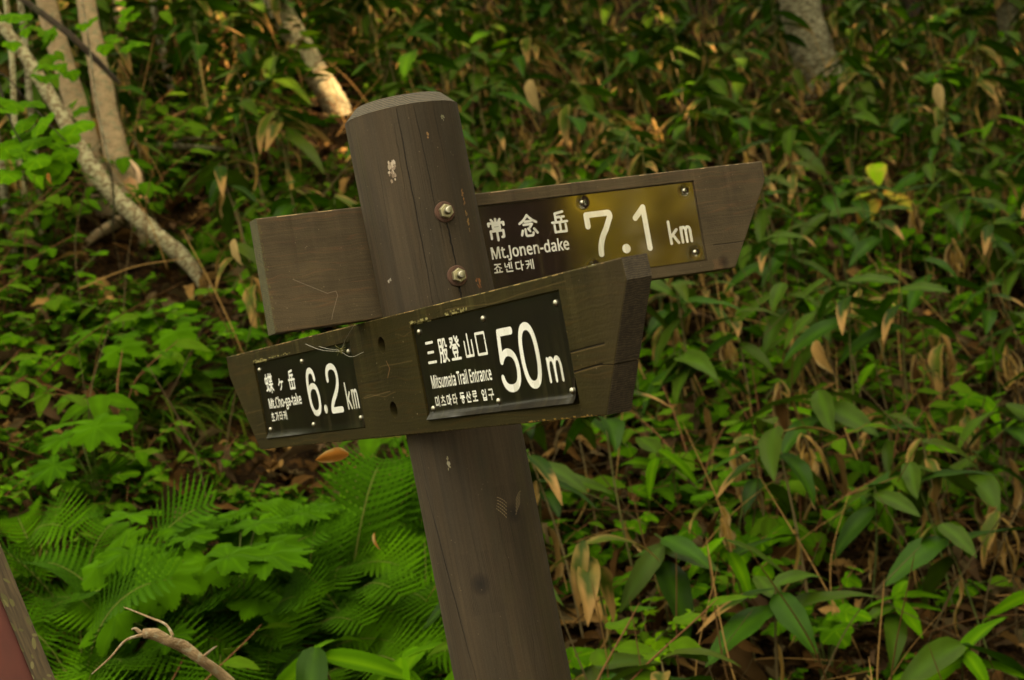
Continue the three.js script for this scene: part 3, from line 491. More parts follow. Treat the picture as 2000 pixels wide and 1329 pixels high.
function sasa(label, style, group, h) {
  const o = thing('dwarf_bamboo', label, 'plant', V(0, 0, 0), group);
  const lean = rr(0, 0.28), az = rr(0, 6.28), top = V(Math.sin(az) * lean * h, h, Math.cos(az) * lean * h), mid = top.clone().multiplyScalar(0.5).add(V(rr(-0.02, 0.02), 0.02, rr(-0.02, 0.02)));
  part('stem', tube([V(0, -0.05, 0), mid, top], [0.0034, 0.0026], 5, style === 'dead' ? DRY.grey : pick([[0.13, 0.12, 0.04], [0.20, 0.15, 0.07], [0.09, 0.12, 0.03]])), stemMat, o);
  const n = Math.floor(style === 'dead' ? rr(5, 8) : rr(5, 8.5));
  for (let i = 0; i < n; i++) {
    const kind = style === 'dead' ? (rnd() < 0.82 ? 'dry' : 'half') : style === 'fresh' ? (rnd() < 0.85 ? 'fresh' : 'green') : style === 'rimmed' ? pick(['rimmed', 'rimmed', 'half', 'green']) : rnd() < 0.92 ? 'green' : 'rimmed';
    const t = 1 - 0.26 * Math.pow(i / n, 1.4), p = V().lerpVectors(mid, top, Math.max(0, t * 2 - 1));
    const m = part('leaf', pick(SASA[kind]), kind === 'dry' ? dryMat : kind === 'fresh' ? leafMat : glossMat, o); m.position.copy(p); orient(m, az + i * 2.4 + rr(-0.4, 0.4), kind === 'dry' ? rr(0.5, 1.3) : rr(-0.25, 0.55), rr(-0.35, 0.35)); m.scale.setScalar(rr(0.75, 1.12));
  }
  const dn = style === 'fresh' ? 0 : Math.floor(rr(1, style === 'dead' ? 5 : 3.2));
  for (let i = 0; i < dn; i++) { const m = part('withered_leaf', pick(SASA.dry), dryMat, o); m.position.lerpVectors(V(0, 0, 0), top, rr(0.3, 0.9)); orient(m, rr(0, 6.28), rr(0.5, 1.45), rr(-0.6, 0.6)); m.scale.setScalar(rr(0.7, 1.15)); }
  return o;
}
const flat = (root) => {                                             // one merged geometry per material of a plant, for the mass farther up the bank
  root.updateMatrixWorld(true); const by = new Map();
  root.traverse((m) => { if (m.isMesh) { if (!by.has(m.material)) by.set(m.material, []); by.get(m.material).push(placed(m.geometry, m.matrixWorld)); } });
  return [...by].map(([m, l]) => [m, mergeGeometries(l)]);
};
function mass(name, label, category, root, list) {                   // list of [position, turn, scale]
  const M = new THREE.Matrix4();
  const flats = flat(root), holder = flats.length > 1 ? new THREE.Group() : null;
  if (holder) { holder.name = numbered(name); scene.add(holder); tag(holder, label, category, null, 'stuff'); }
  for (const [m, g] of flats) {
    const im = new THREE.InstancedMesh(g, m, list.length); im.name = holder ? 'foliage' : numbered(name); im.castShadow = im.receiveShadow = true;
    list.forEach(([p, t, s, tilt], i) => im.setMatrixAt(i, M.compose(p, new THREE.Quaternion().setFromEuler(new THREE.Euler(tilt ?? 0, t, (tilt ?? 0) * 0.7, 'YXZ')), V(s, s, s))));
    (holder ?? scene).add(im); tag(im, null, null, null, 'stuff'); if (!holder) tag(im, label, category, null, 'stuff');
  }
}
const inView = (p, m = 0.06) => { const [u, v, d] = toPhoto(p); return d > 0 && u > -2000 * m && u < 2000 * (1 + m) && v > -1329 * m && v < 1329 * (1 + m * 2.5); };
// trunks that the plants in front leave in sight, as circles of the picture
const SEEN = [[[668, 225], [655, 205, 105], [640, 180, 90], [625, 155, 80], [590, 95, 50], [552, 30, 50]], [[415, 575], [392, 548, 50], [345, 492, 55], [285, 442, 60], [225, 385, 60], [165, 305, 55], [105, 200, 50], [50, 110, 45]], [[300, 470], [272, 400, 70], [240, 330, 60], [213, 240, 60]], [[222, 420], [150, 240, 60]], [[1625, 205], [1572, 30, 50]], [[345, 225], [322, 130, 35]], [[250, 470], [185, 480, 40]], [[320, 330], [370, 288, 40]], [[38, 530], [60, 420, 60]]].flatMap(([foot, ...list]) => { const D = toPhoto(onGround(...foot))[2]; return list.map((q) => [...q, D]); });
const hides = (p, h) => {
  const [u0, v0, d] = toPhoto(p), [u1, v1] = toPhoto(p.clone().setY(p.y + h)), wide = 0.1 * FOCAL / d;
  return SEEN.some(([u, v, r, D]) => { if (d > D) return false; for (let k = 0.4; k <= 1.01; k += 0.2) if (Math.hypot(lerp(u0, u1, k) - u, lerp(v0, v1, k) - v) < r * 0.62 + wide) return true; return false; });
};
// the lone plants one would point at, with the room they stand in
const FEATURED = [[1870, 1190, 'fresh', 1.15, 0.34, 'bright light green bamboo grass in the lower right corner'], [1985, 1090, 'fresh', 1.0, 0.36, 'light green bamboo grass at the right edge, above the corner one'],
  [1710, 1150, 'fresh', 0.75, 0.36, 'small lime bamboo grass shoot with two level blades at the lower right'], [610, 1215, 'fresh', 1.1, 0.3, 'bamboo grass with long light blades low on the left of the post'],
  [790, 1240, 'fresh', 1.1, 0.3, 'bamboo grass with broad arching blades just left of the post foot'], [1140, 1010, 'rimmed', 1.1, 0.42, 'bamboo grass with one broad tan-tipped blade right beside the post'],
  [1460, 1130, 'green', 1.05, 0.4, 'dark bamboo grass with two broad hanging blades in the lower right half'], [1420, 1010, 'fresh', 0.95, 0.42, 'green bamboo grass with one lime blade below the lower arm'],
  [1260, 1010, 'green', 1.0, 0.4, 'dark bamboo grass with hanging blades below the tip of the lower arm'], [1150, 1260, 'rimmed', 1.0, 0.3, 'withering bamboo grass drooping at the right of the post foot'],
  [1640, 950, 'green', 1.0, 0.4, 'bamboo grass with grey-green blades right of the lower arm'], [1880, 870, 'green', 1.0, 0.4, 'dark bamboo grass with upright blades near the right edge'],
  [1930, 990, 'dead', 1.0, 0.42, 'withered bamboo grass with hanging tan blades at the right edge'], [1230, 860, 'fresh', 0.9, 0.36, 'light bamboo grass just below the tip of the lower arm']];
// the foot of a plant whose foliage, h above the ground, shows at a point of the picture
function footOf(u, v, h) {
  const d = camDir(u, v);
  for (let t = 1.8; t < 40; t += 0.015) { const p = camera.position.clone().addScaledVector(d, t); if (p.y < groundY(p.x, p.z) + h) return G(p.x, p.z); }
  const p = at(u, v, 20); return G(p.x, p.z);
}
const ROOM = [...FEATURED.map(([u, v, , s, h]) => footOf(u, v, h * s)), footOf(1210, 1190, 0.22), footOf(1590, 1200, 0.22), footOf(1690, 330, 0.3)];
const lone = (p) => ROOM.some((q) => Math.abs(p.x - q.x) < 0.14 && p.z > q.z - 0.08 && p.z < q.z + 0.4);
// openings in the leaves overhead through which the evening sun reaches a few trunks
const gaps = [[at(648, 196, toPhoto(onGround(668, 225))[2]), 0.02], [at(268, 380, toPhoto(onGround(300, 470))[2]), -0.05], [at(1250, 25, 12), 0.04], [at(120, 60, 12), 0.15]];
for (const [u, v] of [[765, 135], [1010, 70], [1690, 165], [600, 300], [1235, 255], [1300, 285], [545, 12], [1200, 370], [110, 90], [250, 30], [420, 330], [455, 215], [700, 330], [340, 120], [920, 190]]) gaps.push([onGround(u, v).add(V(0, 0.3, 0)), 0.02 + 0.08 * ((u * 7 + v) % 10) / 10]);
const clear = (p) => gaps.some(([g, r]) => { const w = p.clone().sub(g), s = w.dot(SUN); return s > 0.4 && w.addScaledVector(SUN, -s).length() < r + 0.3; });
const inBeam = (p) => gaps.slice(0, 2).some(([g]) => { const w = p.clone().add(V(0, 0.35, 0)).sub(g), s = w.dot(SUN); return s > 0.1 && s < 3 && w.addScaledVector(SUN, -s).length() < 0.42; });
// where bamboo grass grows thick: the right of the bank and its upper middle, thinner on the left
function sasaShare(u, v) {
  let s = 1;
  if (u < 900) s *= v > 560 ? 0.0 : v > 330 ? 0.5 : 0.75;
  if (u < 440) s *= v > 560 ? 0 : v > 330 ? 0.4 : 0.9;
  if (u > 1150 && v > 1010) s *= 0.7;
  return s;
}
{
  const kinds = [];
  for (let i = 0; i < 5; i++) kinds.push([sasa('bamboo grass plant with dark green blades on the bank', 'green', 'dark green bamboo grass plants', rr(0.4, 0.7)), 'g']);
  for (let i = 0; i < 3; i++) kinds.push([sasa('bamboo grass plant with tan-tipped, part-withered blades on the bank', 'rimmed', 'tan-tipped bamboo grass plants', rr(0.36, 0.6)), 'r']);
  for (let i = 0; i < 3; i++) kinds.push([sasa('withered tan bamboo grass plant on the bank', 'dead', 'withered bamboo grass plants', rr(0.35, 0.6)), 'd']);
  for (let i = 0; i < 2; i++) kinds.push([sasa('bamboo grass plant with fresh light green blades on the bank', 'fresh', 'fresh light green bamboo grass plants', rr(0.3, 0.45)), 'f']);
  const spots = [];
  for (let k = 0; k < 14000; k++) {
    const d = 3.7 + 9.6 * Math.sqrt(rnd()), x = rr(-1, 1) * (0.36 * d + 0.4), p = G(x, 2.33 - d), q = p.clone().setY(p.y + 0.35);
    if (!inView(q)) continue;
    const [u, v] = toPhoto(q);
    if (rnd() > sasaShare(u, v) || hides(p, 0.5) || lone(p) || inBeam(p) || (u > 880 && fbm(p.x * 1.5 + 11, p.z * 1.5, 2) < 0.4)) continue;
    if (spots.some(([s]) => Math.abs(s.x - p.x) < 0.5 && s.distanceTo(p) < 0.13 + 0.006 * d)) continue;
    spots.push([p, d]);
  }
  spots.sort((a, b) => a[1] - b[1]);
  const near = spots.slice(0, 270), far = spots.slice(270), used = new Set(), lists = kinds.map(() => []);
  const choose = () => { const r = rnd(); const t = r < 0.60 ? 'g' : r < 0.68 ? 'r' : r < 0.89 ? 'd' : 'f'; return pick(kinds.map((k, i) => i).filter((i) => kinds[i][1] === t)); };
  for (let k = 0; k < 1500; k++) { const d = rr(11.5, 24), x = rr(-1, 1) * (0.36 * d + 0.5), p = G(x, 2.33 - d); if (!hides(p, 0.5) && !inBeam(p) && inView(p)) far.push([p, d]); }
  for (const [p] of far) { let i = choose(); if (kinds[i][1] === 'd' && rnd() < 0.25) i = choose(); lists[i].push([p, rr(0, 6.28), rr(0.7, 1.25)]); }
  kinds.forEach(([root], i) => { if (lists[i].length) mass('dwarf_bamboo_cover', ['dense dark green bamboo grass farther up the bank', 'tan-tipped bamboo grass farther up the bank', 'withered tan bamboo grass farther up the bank', 'fresh green bamboo grass farther up the bank']['grdf'.indexOf(kinds[i][1])], 'undergrowth', root, lists[i]); });
  for (const [p] of near) {
    const i = choose(), root = kinds[i][0];
    if (!used.has(i)) { used.add(i); root.position.copy(p); root.rotation.y = rr(0, 6.28); } else copyOf(root, p, rr(0, 6.28), rr(0.75, 1.2));
  }
  kinds.forEach(([root], i) => { if (!used.has(i)) scene.remove(root); });
}

// ---- leaf litter, dead stalks and fine twigs on the ground
{
  const litter = (name, label, category, geo, mat, n, f) => {
    const im = new THREE.InstancedMesh(geo, mat, n), M = new THREE.Matrix4(), c = new THREE.Color(); im.name = name; im.receiveShadow = im.castShadow = true;
    for (let i = 0; i < n; i++) { const q = f(); im.setMatrixAt(i, M.compose(q.p, new THREE.Quaternion().setFromEuler(q.e), V(q.s, q.s, q.s * (q.l ?? 1)))); im.setColorAt(i, c.setRGB(...q.c)); }
    scene.add(im); tag(im, label, category, null, 'stuff');
  };
  const spot = (right) => { for (;;) { const d = 2.6 + 10 * Math.pow(rnd(), 0.8), x = rr(-1, 1) * (0.38 * d + 0.4); if (right && x < -0.02 * d && (d < 5 || rnd() < 0.6)) continue; return G(x, 2.33 - d); } };
  const white = (o) => { const g = blade({ ...o, c: [1, 1, 1] }); return g; };
  const cs = [DRY.tan, DRY.brown, DRY.brown, DRY.brown, DRY.grey, DRY.grey, DRY.grey, [0.07, 0.045, 0.022], [0.05, 0.028, 0.01], [0.05, 0.028, 0.01], [0.10, 0.06, 0.03]];
  litter('leaf_litter', 'dry brown leaves lying on the ground of the bank', 'leaf litter', white({ ragged: 0.9, len: 0.12, wide: 0.018, droop: 0.5, fold: 0.5, twist: 1 }), dryMat, 14000, () => ({ p: spot(rnd() < 0.75).add(V(0, rr(0.005, 0.04) + 0.16 * Math.pow(rnd(), 3), 0)), e: new THREE.Euler(rr(-0.5, 0.5), rr(0, 6.28), rr(-0.6, 0.6), 'YXZ'), s: rr(0.6, 1.5), c: pick(cs) }));
  litter('fallen_leaf_cover', 'broad brown leaves lying on the ground of the bank', 'leaf litter', radialLeaf(lobes(5, 2, 0.3, 9, 0.1), { size: 0.05, c: [1, 1, 1], cup: -0.25, ruffle: 0.2, n: 30, rings: 3 }), dryMat, 3200, () => ({ p: spot().add(V(0, rr(0.005, 0.03), 0)), e: new THREE.Euler(rr(-0.4, 0.4), rr(0, 6.28), rr(-0.5, 0.5), 'YXZ'), s: rr(0.5, 1.3), c: pick(cs) }));
  litter('dead_stalks', 'thin dead stalks and twigs criss-crossing the undergrowth', 'twigs', tube([V(0, 0, 0), V(0.02, 0.02, 0.2), V(-0.01, 0.0, 0.45)], [0.0024, 0.001], 5, [1, 1, 1]), stemMat, 1700, () => ({ p: spot(true).add(V(0, rr(0, 0.25), 0)), e: new THREE.Euler(rr(-1.5, 0.3), rr(0, 6.28), 0, 'YXZ'), s: rr(0.7, 1.4), c: pick([DRY.tan, DRY.grey, DRY.brown, DRY.brown, [0.07, 0.05, 0.02]]) }));
}

// ---- trees
function bark(light, dark, patch, scale, amount) {
  const [c] = canvas(512, 512, (i, j) => {
    const a = fbm(i / 46 / scale + 3, j / 90 / scale, 5), l = fbm(i / 26 / scale + 60, j / 30 / scale + 9, 4), f = fbm(i / 5, j / 16, 3);
    let q = mix3(dark, light, clamp(0.15 + 0.85 * a + 0.5 * (f - 0.5), 0, 1)); q = mix3(q, patch, smoothstep(l, 1 - amount, 1.08 - amount) * 0.85); return q;
  });
  const [b] = canvas(512, 512, (i, j) => { const h = 255 * (0.6 * fbm(i / 7, j / 26, 4) + 0.4 * fbm(i / 40, j / 40, 3)); return [h, h, h]; });
  const m = new THREE.MeshStandardMaterial({ map: tex(c, true), bumpMap: tex(b), bumpScale: 0.012, roughness: 0.95 });
  m.map.repeat.set(2.2, 2.2); m.bumpMap.repeat.set(2.6, 2.6); return m;
}
const BARK = {
  lichen: bark([164, 146, 108], [72, 60, 40], [180, 176, 138], 0.6, 0.5),
  pale: bark([192, 166, 128], [122, 102, 74], [136, 130, 98], 0.9, 0.4),
  dark: bark([72, 58, 42], [34, 27, 19], [64, 62, 40], 1, 0.4),
  mossy: bark([112, 104, 76], [60, 52, 34], [150, 146, 118], 1, 0.5),
};
BARK.twig = bark([190, 164, 126], [128, 102, 70], [176, 164, 136], 1.2, 0.4); BARK.twig.map.repeat.set(10, 7); BARK.twig.bumpMap.repeat.set(16, 10); BARK.twig.bumpScale = 0.005;
const smallLeaf = { deep: blade({ len: 0.08, wide: 0.024, droop: 0.25, c: GREEN.mid, vein: GREEN.fresh, nv: 5, nu: 2 }), fresh: blade({ len: 0.08, wide: 0.026, droop: 0.25, c: GREEN.fresh, nv: 5, nu: 2 }) };
function leafCloud(parent, name, n, place, geo, s0, s1, mat = leafMat) {
  const im = new THREE.InstancedMesh(geo, mat, n), M = new THREE.Matrix4(); im.name = name; im.castShadow = im.receiveShadow = true; let k = 0;
  for (let i = 0; i < n; i++) { const p = place(i); if (!p || clear(p.clone().add(parent.position))) continue; const s = rr(s0, s1); im.setMatrixAt(k++, M.compose(p, new THREE.Quaternion().setFromEuler(new THREE.Euler(rr(-0.5, 0.9), rr(0, 6.28), rr(-0.5, 0.5), 'YXZ')), V(s, s, s))); }
  im.count = k; tag(im, null, null, null, 'stuff'); parent.add(im); return im;
}
// a tree from points of the picture: [u, v, width in the picture] from its foot upwards, then on up to its crown
function tree(name, label, kind, foot, path, o = {}) {
  const base = onGround(...foot), D = toPhoto(base)[2], t = thing(name, label, 'tree', base, o.group);
  const pts = [], rad = []; let w0 = path[0][2];
  pts.push(base.clone().add(V(0, -0.2, 0)).sub(base)); w0 *= 0.84; rad.push(w0 * 1.2 / 2 / FOCAL * D);
  path.forEach(([u, v, w, dd = 0]) => { pts.push(at(u, v, D + dd).sub(base)); rad.push(w * 0.84 / 2 / FOCAL * (D + dd)); });
  const a = pts[pts.length - 1], dir = a.clone().sub(pts[pts.length - 2]).normalize().add(V(0, 0.9, 0)).normalize(), grow = o.grow ?? 3.5;
  pts.push(a.clone().addScaledVector(dir, grow * 0.5), a.clone().addScaledVector(dir, grow).add(V(rr(-0.3, 0.3), 0, rr(-0.3, 0.3)))); rad.push(rad[rad.length - 1] * 0.75, rad[0] * 0.25);
  part('trunk', tube(pts, rad, 16, undefined, 0.22), BARK[kind], t, o.trunkLabel);
  const topP = pts[pts.length - 1];
  for (let k = 0; k < (o.limbs ?? 4); k++) {
    const s = pts[pts.length - 2].clone().lerp(topP, rr(0, 0.9)), q = rr(0, 6.28), l = rr(0.8, 1.8); part('limb', tube([s, s.clone().add(V(Math.cos(q) * l * 0.5, l * 0.35, Math.sin(q) * l * 0.5)), s.clone().add(V(Math.cos(q) * l, l * 0.5, Math.sin(q) * l))], [rad[0] * 0.35, rad[0] * 0.08], 6), BARK[kind], t);
  }
  const rC = o.crown ?? 1.9, clumps = Array.from({ length: 22 }, () => topP.clone().add(V(rr(-1, 1) * rC, rr(-0.5, 0.6) * rC * 0.8, rr(-1, 1) * rC)));
  leafCloud(t, 'crown', o.leaves ?? 2400, () => pick(clumps).clone().add(V(rr(-1, 1) + rr(-1, 1), rr(-0.5, 0.5), rr(-1, 1) + rr(-1, 1)).multiplyScalar(0.34)), rnd() < 0.5 ? smallLeaf.deep : smallLeaf.fresh, 1.0, 1.9);
  return t;
}
tree('birch_tree', 'pale lichen-mottled leaning tree ending behind the top of the post', 'lichen', [668, 225], [[655, 208, 66], [628, 160, 62], [590, 95, 60], [552, 30, 58], [515, -50, 54]], { grow: 4 });
tree('leaning_tree', 'thin lichen-spotted trunk slanting across the left, in front of two pale trunks', 'lichen', [415, 575], [[392, 548, 34], [345, 492, 40], [285, 442, 44], [225, 385, 42], [165, 305, 38], [105, 200, 34], [50, 110, 31], [-10, 30, 30], [-60, -60, 28]], { grow: 3 });
const torn = tree('beech_tree', 'straight pale brown trunk with a torn bark patch low on its side', 'pale', [300, 470], [[272, 425, 66], [240, 340, 60], [213, 240, 52], [190, 120, 46], [168, 10, 42], [160, -60, 40]], { grow: 4 });
{
  const D = toPhoto(torn.position)[2], w = (u, v, d) => at(u, v, D + d).sub(torn.position), bare = new THREE.MeshStandardMaterial({ roughness: 0.9, vertexColors: true });
  part('bare_wood', grid(10, 14, (u, v) => { const q = (u - 0.5) * 2, p = (v - 0.5) * 2, r = Math.sqrt(Math.max(0, 1 - p * p)) * (0.8 + 0.4 * noise(v * 6, q > 0 ? 2 : 7)); return { p: w(266 + 14 * p + q * r * 20, 383 + 38 * p, -0.072 + 0.03 * q * q * r), c: [0.50 * (0.8 + 0.4 * noise(u * 20, v * 4)), 0.27, 0.12] }; }), bare, torn, 'bare orange wood where the bark is torn off');
  part('bark_strip', tube([w(252, 312, -0.06), w(268, 332, -0.10), w(275, 365, -0.10), w(284, 405, -0.07)], [0.006, 0.012, 0.004], 6, [0.5, 0.33, 0.19]), bare, torn, 'torn strip of bark');
}
tree('beech_tree', 'pale brown trunk left of the torn one, fading out of the top left', 'pale', [222, 420], [[195, 360, 58], [160, 250, 56], [128, 140, 52], [95, 30, 48], [75, -60, 46]], { grow: 4 });
tree('young_tree', 'slim grey sapling standing between the pale trunks and the leaning birch', 'mossy', [345, 225], [[338, 195, 16], [322, 120, 17], [305, 50, 16], [295, -40, 15]], { grow: 2.5, leaves: 900, limbs: 2 });
tree('young_tree', 'dark thin trunk bending into the top edge, right of the grey sapling', 'dark', [358, 100], [[354, 85, 18], [345, 40, 20], [325, 0, 20], [300, -50, 20]], { grow: 2.5, leaves: 900, limbs: 2 });
tree('dark_tree', 'dark ragged trunk left of the leaning birch at the top edge', 'dark', [528, 150], [[515, 120, 46], [492, 60, 42], [470, 0, 40], [455, -60, 38]], { grow: 4, crown: 2.4, leaves: 1700 });
tree('oak_tree', 'lichen-grey trunk standing in the bamboo grass at the top right', 'mossy', [1625, 205], [[1606, 150, 106], [1585, 90, 100], [1568, 30, 96], [1550, -50, 92]], { grow: 4, crown: 2.6, leaves: 3200 });
tree('oak_tree', 'mossy trunk cut off by the top right corner', 'mossy', [2005, 130], [[1998, 95, 90], [1985, 40, 84], [1970, -40, 80]], { grow: 4, crown: 2.6, leaves: 3200 });
tree('young_tree', 'upright stem at the left edge, first from the margin', 'mossy', [38, 530], [[28, 500, 20], [14, 420, 20], [2, 340, 20], [-12, 250, 20]], { grow: 3, leaves: 500, limbs: 2 });
tree('young_tree', 'slim leaning stem at the left edge, below the round leaves', 'lichen', [92, 480], [[80, 460, 13], [52, 400, 14], [38, 330, 14], [28, 240, 13], [22, 100, 13]], { grow: 3, leaves: 500, limbs: 2 });
tree('young_tree', 'slim brown stem below the round leaves, right of the leaning one', 'mossy', [92, 440], [[86, 420, 15], [74, 350, 16], [66, 290, 15], [58, 200, 15], [46, 60, 14]], { grow: 3, leaves: 500, limbs: 2 });
tree('young_tree', 'faint trunk deep in the wood between the two pale trunks', 'pale', [250, 190], [[243, 150, 26], [238, 90, 26], [232, 20, 25], [226, -40, 25]], { grow: 3.5 });
tree('young_tree', 'faint brown trunk deep in the wood at the top, left of the dark ragged one', 'pale', [420, 130], [[414, 100, 24], [405, 50, 24], [396, -30, 24]], { grow: 3.5 });
for (const [u, v, w, k, where] of [[770, 40, 30, 'dark', 'straight above the post'], [905, 18, 26, 'dark', 'just right of the post top'], [1130, 20, 22, 'dark', 'above the middle of the upper arm'], [1320, 30, 34, 'mossy', 'above the tip of the upper arm'], [1790, 60, 40, 'dark', 'between the two lichen-grey trunks']])
  tree('far_tree', 'dim trunk in undergrowth at the top edge, ' + where, k, [u, v + 30], [[u, v, w], [u - 14, v - 60, w * 0.95]], { grow: 4, crown: 2.4, leaves: 1600, group: 'dim trunks along the top edge' });

// fallen branches
function branch(label, kind, path, twigs = []) {
  const pts = path.map(([u, v, w, d]) => at(u, v, d)), o = thing('fallen_branch', label, 'branch', pts[0].clone());
  part('stem', tube(pts.map((p) => p.clone().sub(pts[0])), path.map(([, , w, d]) => w / 2 / FOCAL * d), 12, undefined, 0.5), BARK[kind], o);
  for (const t of twigs) { const q = t.map(([u, v, w, d]) => at(u, v, d).sub(pts[0])); part('twig', tube(q, t.map(([, , w, d]) => w / 2 / FOCAL * d), 6, undefined, 0.2), BARK[kind], o); }
  return o;
}
branch('grey broken branch with thin twigs at the bottom left', 'twig', [[276, 1238, 15, 2.7], [300, 1238, 22, 2.71], [330, 1252, 20, 2.72], [358, 1262, 25, 2.74], [390, 1286, 21, 2.75], [440, 1324, 22, 2.78], [500, 1390, 25, 2.8]], [[[280, 1240, 7, 2.7], [245, 1252, 5, 2.68], [215, 1285, 4, 2.66], [178, 1318, 3, 2.64]], [[338, 1244, 7, 2.72], [325, 1222, 5, 2.73], [290, 1206, 4, 2.75], [240, 1186, 2, 2.78]], [[396, 1284, 7, 2.75], [415, 1268, 4, 2.74], [424, 1262, 2, 2.74]], [[276, 1238, 10, 2.7], [262, 1228, 6, 2.7], [256, 1231, 3, 2.7]]]);
{
  const D1 = toPhoto(onGround(250, 470))[2], D2 = toPhoto(onGround(320, 330))[2];
  branch('fallen brown limb leaning behind the slanting trunk on the left', 'pale', [[128, 512, 14, D1 - 0.2], [180, 465, 20, D1 - 0.1], [240, 425, 24, D1]]);
  branch('thin bare branch lying across behind the pale trunks', 'mossy', [[165, 285, 12, D2 - 0.3], [240, 280, 12, D2 - 0.4], [330, 284, 12, D2 - 0.4], [440, 292, 8, D2 - 0.3]], [[[330, 284, 7, D2 - 0.4], [370, 270, 5, D2 - 0.4], [420, 275, 3, D2 - 0.4]]]);
  branch('thin dark branch slanting in front of the pale trunks at the top left', 'dark', [[30, -10, 12, D2 - 1.2], [90, 32, 12, D2 - 1.2], [150, 80, 13, D2 - 1.2], [235, 165, 10, D2 - 1.1]]);
}

// ---------------------------------------------------------------- the other plants of the bank
function frondGeo(len, c, arch) {
  const list = [], n = 21, P = (t) => V(0, len * (1.15 * t - (arch + 0.35) * t * t), len * (0.98 * t - 0.12 * t * t)), T = (t) => P(t + 0.01).sub(P(t - 0.01)).normalize();
  list.push(colourAll(tube([0, 0.2, 0.4, 0.6, 0.8, 1].map(P), [0.003, 0.001], 4), 0.13, 0.15, 0.03));
  for (let i = 2; i <= n; i++) for (const s of [-1, 1]) {
    const t = i / (n + 0.6), L = len * 0.30 * Math.pow(Math.sin(Math.PI * Math.pow(1 - t, 0.62) * 0.97 + 0.03), 0.9) + 0.006, wd = 0.011 * (0.5 + L / (len * 0.3)) * 0.75, k = rr(0.8, 1.2), ph = rnd() * 9;
    const dir = T(t), side = V(s, 0, 0).addScaledVector(dir, 0.38).normalize(), nrm = V().crossVectors(dir, V(1, 0, 0)).normalize().multiplyScalar(-1);
    const N = 18;
    list.push(grid(2, N, (u, v) => {
      const tooth = (Math.round(v * N) % 2 ? 0.42 : 1), w = wd * (1 - Math.pow(v, 2.2)) * tooth, p = P(t).addScaledVector(side, v * L).addScaledVector(dir, (u - 0.5) * 2 * w + 0.12 * L * v * v).addScaledVector(nrm, -0.22 * L * v * v + 0.15 * Math.abs(u - 0.5) * w);
      const col = mix3(c, u === 0.5 ? GREEN.fresh : c, 0.3); return { p, c: col.map((q) => q * k * (0.85 + 0.3 * v)) };
    }).deleteAttribute('uv'));
  }
  list.forEach((g) => g.deleteAttribute('uv'));
  return mergeGeometries(list);
}
const FRONDS = [0, 1, 2, 3].map((i) => frondGeo(rr(0.42, 0.55), mix3(GREEN.mid, GREEN.fresh, -0.15 + i * 0.27), rr(0.35, 0.6)));
function fern(label, n, group) {
  const o = thing('fern', label, 'fern', V(), group); o.userData.lean = 0.3;
  for (let i = 0; i < n; i++) { const m = part('frond', pick(FRONDS), leafMat, o); orient(m, i / n * 6.283 + rr(-0.4, 0.4), rr(-0.45, 0.2), rr(-0.5, 0.5)); m.scale.setScalar(rr(0.55, 1)); }
  return o;
}
const LOBED = [0, 1, 2, 3].map((i) => { const n = pick([7, 7, 9]), sp = rr(2.2, 2.6); return radialLeaf(lobes(n, sp, 0.34, 30, 0.24), { size: rr(0.10, 0.14), c: mix3(GREEN.mid, GREEN.fresh, i * 0.17 + 0.05), veinC: GREEN.fresh, veins: veinsOf(n, sp), cup: rr(0.1, 0.3), n: 180, rings: 6, ruffle: 0.06 }); });
const MAPLE = [0, 1, 2].map((i) => radialLeaf(lobes(5, 1.95, 0.5, 16, 0.22), { size: rr(0.036, 0.046), c: mix3(GREEN.fresh, GREEN.lime, 0.2 + i * 0.2), veinC: GREEN.lime, veins: veinsOf(5, 1.95), cup: 0.2, n: 60, rings: 3 }));
const TRI = [0, 1, 2].map((i) => radialLeaf(lobes(3, 1.3, 0.28, 10, 0.12), { size: rr(0.055, 0.075), c: mix3(GREEN.mid, GREEN.fresh, 0.05 + i * 0.32), veinC: GREEN.lime, veins: veinsOf(3, 1.3), cup: 0.15, n: 44, rings: 3 }));
const ROUND = [0, 1].map((i) => radialLeaf((a) => 1 - 0.5 * smoothstep(Math.abs(a), 1.9, 3.14) + 0.04 * Math.cos(a * 14), { size: 0.055, c: mix3(GREEN.mid, GREEN.fresh, 0.4 + i * 0.4), veinC: GREEN.lime, veins: veinsOf(5, 1.8), cup: 0.12, n: 40, rings: 3 }));
const OVATE = [0, 1, 2, 3].map((i) => blade({ len: rr(0.075, 0.11), wide: rr(0.022, 0.032), droop: rr(0.1, 0.4), fold: 0.15, c: mix3(mix3(GREEN.mid, GREEN.fresh, i * 0.22), GREEN.olive, i % 2 ? 0.5 : 0.1), vein: GREEN.fresh, nv: 7, blunt: 0.62 }));
const YELLOWED = [blade({ len: 0.15, wide: 0.045, c: GREEN.lime, vein: GREEN.yellow, edge: GREEN.yellow, droop: 0.3 }), blade({ len: 0.15, wide: 0.048, c: GREEN.yellow, vein: GREEN.lime, edge: DRY.amber, droop: 0.5 })];
const GREENSTEM = [0.10, 0.13, 0.03], REDSTEM = [0.16, 0.07, 0.03];
